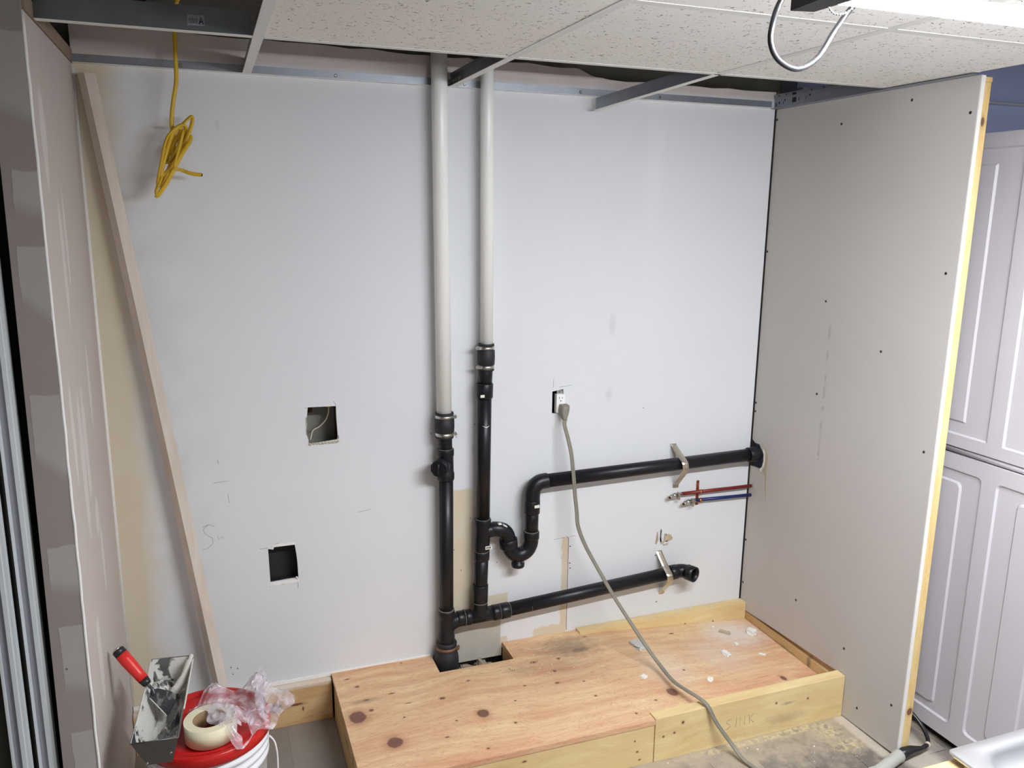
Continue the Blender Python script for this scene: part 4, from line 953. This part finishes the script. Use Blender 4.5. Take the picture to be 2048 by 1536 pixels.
# tape roll
tp = thing('tape_roll', 'roll of cream masking tape lying on the red lid', 'tape', (.243, -.588, .391))
part('tape_body', ring_tube(bmesh.new(), (.243, -.588, .3915), (.243, -.588, .4395), .0620, .0405, 64), 'tape', tp)
part('core', ring_tube(bmesh.new(), (.243, -.588, .3913), (.243, -.588, .4385), .0404, .0378, 48), 'card', tp, 'brown cardboard core')

# crumpled clear bag, draped from the tape roll to the right edge of the lid
bgo = thing('plastic_bag', 'crumpled clear plastic bag over the masking tape and red lid', 'plastic bag', (.33, -.53, .392))
rb = random.Random(3)
from mathutils import noise as mn
def bagh(x, y):
    h = .408 + .022 * mn.noise(Vector((x * 18, y * 18, 1.7))) + .012 * abs(mn.noise(Vector((x * 45, y * 45, 4.1))))
    dt = math.hypot(x - .243, y + .588)
    if dt < .068: h = max(h, .4425 + .002 * mn.noise(Vector((x * 60, y * 60, 0))))
    elif dt < .10: h = max(h, .4425 - (dt - .068) * 1.2)
    h += .040 * math.exp(-(((x - .375) / .032) ** 2 + ((y + .455) / .055) ** 2)) + .022 * math.exp(-(((x - .36) / .02) ** 2 + ((y + .58) / .03) ** 2))
    return max(h, .394)
NX, NY = 46, 52
def bagpt(i, j):
    u, w = i / NX, j / NY
    ang = w * 2 * math.pi
    # radial layout around a bag centre, outline wobbling
    R0 = .096 + .018 * math.sin(3 * ang + .6) + .012 * math.sin(7 * ang) + .03 * max(0, math.cos(ang - 2.35)) + .022 * max(0, math.cos(ang - .3))
    cx, cy = .318, -.535
    x = cx + u * R0 * math.cos(ang); y = cy + u * R0 * math.sin(ang) * 1.15
    return x, y
bm = bmesh.new(); gv = {}
for i in range(3, NX + 1):
    for j in range(NY):
        x, y = bagpt(i, j); edge = i / NX
        z = bagh(x, y) - .012 * max(0, edge - .85) / .15
        dl = math.hypot(x - BX, y - BY)
        z += .008 * mn.noise(Vector((x * 90, y * 90, 9)))
        z = max(z, .394 if dl < .16 else .372)
        if math.hypot(x - .243, y + .588) < .064: z = max(z, .4405)
        gv[i, j] = bm.verts.new((x, y, z))
for i in range(3, NX):
    for j in range(NY):
        x, y = bagpt(i, j)
        if ((x - .322) / .016) ** 2 + ((y + .640) / .028) ** 2 < 1: continue
        bm.faces.new((gv[i, j], gv[i + 1, j], gv[i + 1, (j + 1) % NY], gv[i, (j + 1) % NY])).smooth = rb.random() < .6
part('film', bm, 'bag', bgo)
bm = bmesh.new()   # gathered knot and standing folds at the right end
for k in range(9):
    a0 = Vector((.372 + rb.uniform(-.006, .006), -.575 + rb.uniform(-.008, .008), .405))
    a1 = Vector((.385 + rb.uniform(-.03, .03), -.47 + rb.uniform(-.07, .05), .43 + rb.uniform(-.01, .035)))
    m_ = (a0 + a1) / 2 + Vector((rb.uniform(-.01, .01), rb.uniform(-.01, .01), .012))
    d_ = (a1 - a0).normalized().cross(Vector((0, 0, 1))) * rb.uniform(.008, .02)
    q = [a0 - d_ * .2, a0 + d_ * .2, m_ + d_ * .6 + Vector((0, 0, .006)), a1 + d_, a1 - d_, m_ - d_ * .6]
    vs = [bm.verts.new(p) for p in q]; bm.faces.new((vs[0], vs[1], vs[2], vs[5])); bm.faces.new((vs[5], vs[2], vs[3], vs[4]))
bmesh.ops.subdivide_edges(bm, edges=bm.edges, cuts=4, use_grid_fill=True)
for v in bm.verts: v.co += Vector([mn.noise(v.co * 60 + Vector((k * 9, 0, 0))) * .008 for k in range(3)]); 
for v in bm.verts: v.co.z = max(v.co.z, .394)
part('gathered_end', bm, 'bag', bgo, 'bunched end of the bag')

# ------------------------------------------------------------------ closet doors at the far left
def sliding(name, label, x1, y, w):
    t = thing(name, label, 'door', (x1 - w / 2, y, 0)); t['kind'] = 'structure'
    # two-ridge aluminium stile
    part('stile', merge(box(x1 - .0065, x1, y - .010, y + .012, .005, 2.07), box(x1 - .016, x1 - .0065, y - .012, y + .012, .005, 2.07, .001)), 'al', t)
    part('stile_groove', merge(box(x1 - .030, x1 - .0162, y - .006, y + .012, .005, 2.07), ), 'al_dark', t)
    part('stile_lip', box(x1 - .036, x1 - .0302, y - .011, y + .012, .005, 2.07, .001), 'al', t)
    part('panel', box(x1 - w, x1 - .0362, y - .001, y + .003, .005, 2.07), 'dark_glass', t, 'dark door panel')
sliding('door_1', 'sliding closet door with aluminium stile, the one nearer the wall end', -.0865, -.662, .5)
sliding('door_2', 'sliding closet door with aluminium stile at the far left', -.1315, -.690, .6)

# ------------------------------------------------------------------ storage cabinet
CX = 2.48
cb = thing('storage_cabinet', 'tall pale storage cabinet with raised-panel doors right of the partition', 'cabinet', (2.75, -.9, .02))
part('carcass', box(CX + .022, 3.0, -1.42, -.55, .03, 1.949), 'cab', cb)
def rrect(y0, y1, z0, z1, rr, n=4):
    out = []
    for cy, cz, a0 in ((y1 - rr, z1 - rr, 0), (y0 + rr, z1 - rr, 90), (y0 + rr, z0 + rr, 180), (y1 - rr, z0 + rr, 270)):
        for k in range(n + 1):
            a_ = math.radians(a0 + 90 * k / n); out.append((cy + rr * math.cos(a_), cz + rr * math.sin(a_)))
    return out
def door_leaf(z0, z1, panels, rr, inset_z0, inset_z1, in_m=.09, in_top=.045, in_bot=.045):
    """slab with recessed ring panels; panels = [(y0,y1)]"""
    outer = [(-1.405, z0), (-.56, z0), (-.56, z1), (-1.405, z1)]
    holes = [rrect(a, b, inset_z0, inset_z1, rr) for a, b in panels]
    bm = sheet(outer, holes, .020, lambda a, b, t: (CX + t, a, b))
    def loop(y0, y1, zz0, zz1, r_, x): return [bm.verts.new((x, a, b)) for a, b in rrect(y0, y1, zz0, zz1, r_)]
    for a, b in panels:
        L = [loop(a, b, inset_z0, inset_z1, rr, CX), loop(a + .005, b - .005, inset_z0 + .005, inset_z1 - .005, rr, CX + .006)]
        ia, ib, iz0, iz1 = a + in_m, b - in_m, inset_z0 + in_bot, inset_z1 - in_top
        L += [loop(ia - .006, ib + .006, iz0 - .006, iz1 + .006, rr, CX + .006), loop(ia, ib, iz0, iz1, rr, CX + .001)]
        for p, q in zip(L, L[1:]):
            n = len(p)
            for k in range(n): bm.faces.new((p[k], p[(k + 1) % n], q[(k + 1) % n], q[k]))
        bm.faces.new(L[-1])
    return bm
PN = [(-.862, -.60), (-1.20, -.912)]
PN = [(-.860, -.620), (-1.150, -.910)]
d1 = part('door', door_leaf(.998, 1.944, PN, .004, 1.036, 1.905, .092, .052, .046), 'cab', cb, 'upper door')
d2 = part('door', door_leaf(.034, .974, PN, .018, .088, .925, .075, .042, .034), 'cab', cb, 'lower door')
part('ledge', T([(CX + .012, -1.41, .986), (CX + .012, -.556, .986)], .0095, 12), 'cab', cb)
part('toe_shadow', box(CX + .03, 2.98, -1.40, -.57, 0.0, .030), 'slot', cb, 'base painted black as the toe shadow')  # shadow under the cabinet, painted as a black base

# ------------------------------------------------------------------ sink on its frame
sk = thing('sink', 'stainless steel drop-in sink resting on a pine frame, bottom right', 'sink', (2.0, -1.75, .575))
SZ = .600
bm = bmesh.new()
def rr2(x0, x1, y0, y1, r_, z, n=6):
    out = []
    for cx, cy, a0 in ((x1 - r_, y1 - r_, 0), (x0 + r_, y1 - r_, 90), (x0 + r_, y0 + r_, 180), (x1 - r_, y0 + r_, 270)):
        for k in range(n + 1):
            a_ = math.radians(a0 + 90 * k / n); out.append(bm.verts.new((cx + r_ * math.cos(a_), cy + r_ * math.sin(a_), z)))
    return out
x0, x1, y0, y1 = 1.716, 2.30, -2.02, -1.470
L = [rr2(x0 + .004, x1 - .004, y0 + .004, y1 - .004, .010, SZ - .010), rr2(x0, x1, y0, y1, .012, SZ - .008), rr2(x0, x1, y0, y1, .012, SZ - .003), rr2(x0 + .004, x1 - .004, y0 + .004, y1 - .004, .010, SZ),
     rr2(x0 + .036, x1 - .036, y0 + .10, y1 - .022, .035, SZ), rr2(x0 + .042, x1 - .042, y0 + .106, y1 - .028, .038, SZ - .0015), rr2(x0 + .050, x1 - .050, y0 + .114, y1 - .036, .045, SZ - .006),
     rr2(x0 + .056, x1 - .056, y0 + .12, y1 - .044, .055, SZ - .014), rr2(x0 + .062, x1 - .062, y0 + .13, y1 - .052, .06, SZ - .05), rr2(x0 + .075, x1 - .075, y0 + .14, y1 - .065, .065, SZ - .15), rr2(x0 + .12, x1 - .12, y0 + .19, y1 - .11, .07, SZ - .18)]
for p, q in zip(L, L[1:]):
    n = len(p)
    for k in range(n): bm.faces.new((p[k], p[(k + 1) % n], q[(k + 1) % n], q[k])).smooth = True
bm.faces.new(L[-1])
part('bowl', bm, 'sink', sk)
part('drain', T([(2.0, -1.72, SZ - .181), (2.0, -1.72, SZ - .178)], .04, 24), 'chrome', sk)
fr = thing('timber_stand', 'pine timber stand carrying the steel sink, bottom right', 'stand', (2.0, -1.75, 0))
M['stud_x'] = wood('pine_rail_warm', lin((238, 214, 160)), lin((206, 170, 118)), 'x', plane='xz', streak=.3)
part('rail', box(1.50, 2.30, -1.510, -1.473, .486, .5735, .002), 'stud_x', fr)
part('rail', box(1.50, 2.30, -2.04, -2.002, .500, .5895, .002), 'stud_x', fr)
for x in (1.50, 1.722, 2.262): part('cross_rail', box(x, x + .034, -2.0015, -1.5105, .500, .5735 if x < 1.6 else .5895, .002), 'stud_x', fr)
for x, y in ((1.50, -2.04), (2.262, -2.04), (2.262, -1.510)): part('leg', box(x, x + .038, y, y + .037, 0, .4855 if y > -1.9 else .4995), 'stud_x', fr)
part('leg', box(2.02, 2.058, -1.510, -1.473, 0, .4855), 'stud_x', fr)

# ------------------------------------------------------------------ extension cord socket by the stud
ex = thing('extension_cord', 'grey triple socket with a black plug and cord beside the stud foot', 'extension cord', (2.25, -.85, 0))
part('socket_body', T([(2.145, -.905, .022), (2.150, -.902, .022), (2.262, -.868, .024), (2.275, -.864, .024), (2.283, -.862, .024)], [.012, .018, .019, .021, .019], 20), 'sock_grey', ex)
part('socket_flap', box(2.125, 2.152, -.925, -.890, .006, .040, .004), 'sock_grey', ex)
part('black_plug', T([(2.283, -.862, .024), (2.300, -.860, .026), (2.330, -.860, .030), (2.360, -.862, .028), (2.385, -.860, .024)], [.014, .018, .014, .009, .006], 16), 'black_cord', ex, 'black plug')
part('black_cord', T(crom([(2.375, -.861, .026), (2.412, -.850, .030), (2.430, -.815, .048), (2.428, -.77, .075), (2.41, -.73, .09), (2.37, -.70, .085), (2.36, -.66, .05)], 6), .0068, 10), 'black_cord', ex, 'black cord')
part('cord_tie', T([(2.402, -.857, .028), (2.409, -.852, .029)], .0085, 12), 'white_wire', ex, 'cream tie around the cord')

# ------------------------------------------------------------------ debris on the platform
def chunk(x, y, sx, sy, sz, rot, mat, label, lift=0.0, name='plaster_chunk', cat='plaster chunk'):
    bm = bmesh.new(); bmesh.ops.create_cube(bm, size=1); bmesh.ops.subdivide_edges(bm, edges=bm.edges, cuts=2, use_grid_fill=True)
    R3 = Matrix.Rotation(rot, 3, 'Z'); z0 = zt(x, y) + .0004 if y > -.57 else 0
    for v in bm.verts:
        c = Vector((v.co.x * sx, v.co.y * sy, (v.co.z + .5) * sz))
        if abs(v.co.x) > .4 or abs(v.co.y) > .4: c += Vector((random.uniform(-1, 1) * sx * .12, random.uniform(-1, 1) * sy * .12, 0))
        c = R3 @ c; v.co = Vector((x + c.x, y + c.y, z0 + c.z + lift))
    return solo(name, bm, mat, label, cat, group='plaster bits on the platform')
chunk(1.722, -.165, .040, .060, .012, .15, 'panel', 'flat grey piece of drywall on the plywood beside the cord')
chunk(2.226, -.165, .026, .030, .020, .5, 'gypsum', 'white plaster chunk against the board at the right corner of the deck')
chunk(2.021, -.285, .018, .032, .010, .2, 'gypsum', 'elongated white plaster chip in the middle of the right half of the deck')
chunk(1.856, -.430, .018, .018, .008, .9, 'gypsum', 'small round white plaster chip near the front board right of the cord')
chunk(1.632, -.364, .020, .018, .006, .4, 'gypsum', 'small white plaster crumb left of the cord')
chunk(2.045, -.545, .016, .018, .008, .3, 'gypsum', 'white crumb against the inner side of the front board')
chunk(2.120, -.135, .040, .018, .007, -.8, 'tan_paper', 'brown wood chip near the back right corner of the deck', name='wood_chip', cat='wood chip')
chunk(2.165, -.31, .022, .008, .005, -.6, 'gypsum', 'thin pale sliver near the bare partition on the deck')
chunk(2.11, -.225, .012, .012, .005, .1, 'gypsum', 'tiny white crumb in the dust at the right of the deck')
chunk(2.10, -.085, .010, .008, .004, .1, 'gypsum', 'tiny white crumb by the back rail')
rs = random.Random(11); bm = bmesh.new()
for k in range(46):
    x = rs.gauss(1.22, .13); y = rs.gauss(-.20, .05)
    if k > 30: x = rs.uniform(1.35, 2.0); y = rs.uniform(-.5, -.1)
    if not (.66 < x < 2.2 and -.56 < y < -.125): continue
    a_ = rs.uniform(0, 6.3); L_ = rs.uniform(.003, .010); z = zt(x, y) + .0008
    tube(bm, [(x, y, z), (x + L_ * math.cos(a_), y + L_ * math.sin(a_), z + .002), (x + L_ * 1.2 * math.cos(a_ + .8), y + L_ * 1.2 * math.sin(a_ + .8), z)], rs.uniform(.0006, .0013), 4)
tube(bm, crom([(1.29, -.055, .1535), (1.32, -.085, .154), (1.36, -.09, .1535), (1.385, -.085, .1535)], 5), .0008, 4)
sv = solo('wood_shavings', bm, 'shaving', 'pale wood shavings scattered over the plywood deck', 'shavings'); sv['kind'] = 'stuff'
rs = random.Random(5); bm = bmesh.new()
for k in range(60):
    x = rs.uniform(1.3, 2.25); y = rs.uniform(-.80, -.612); s_ = rs.uniform(.0006, .0016) if k % 9 else .003
    bmesh.ops.create_icosphere(bm, subdivisions=1, radius=s_, matrix=Matrix.Translation((x, y, s_ * .5)))
sv = solo('floor_crumbs', bm, 'gypsum', 'white plaster crumbs on the floor before the platform', 'crumbs', loc=(1.8, -.7, 0)); sv['kind'] = 'stuff'
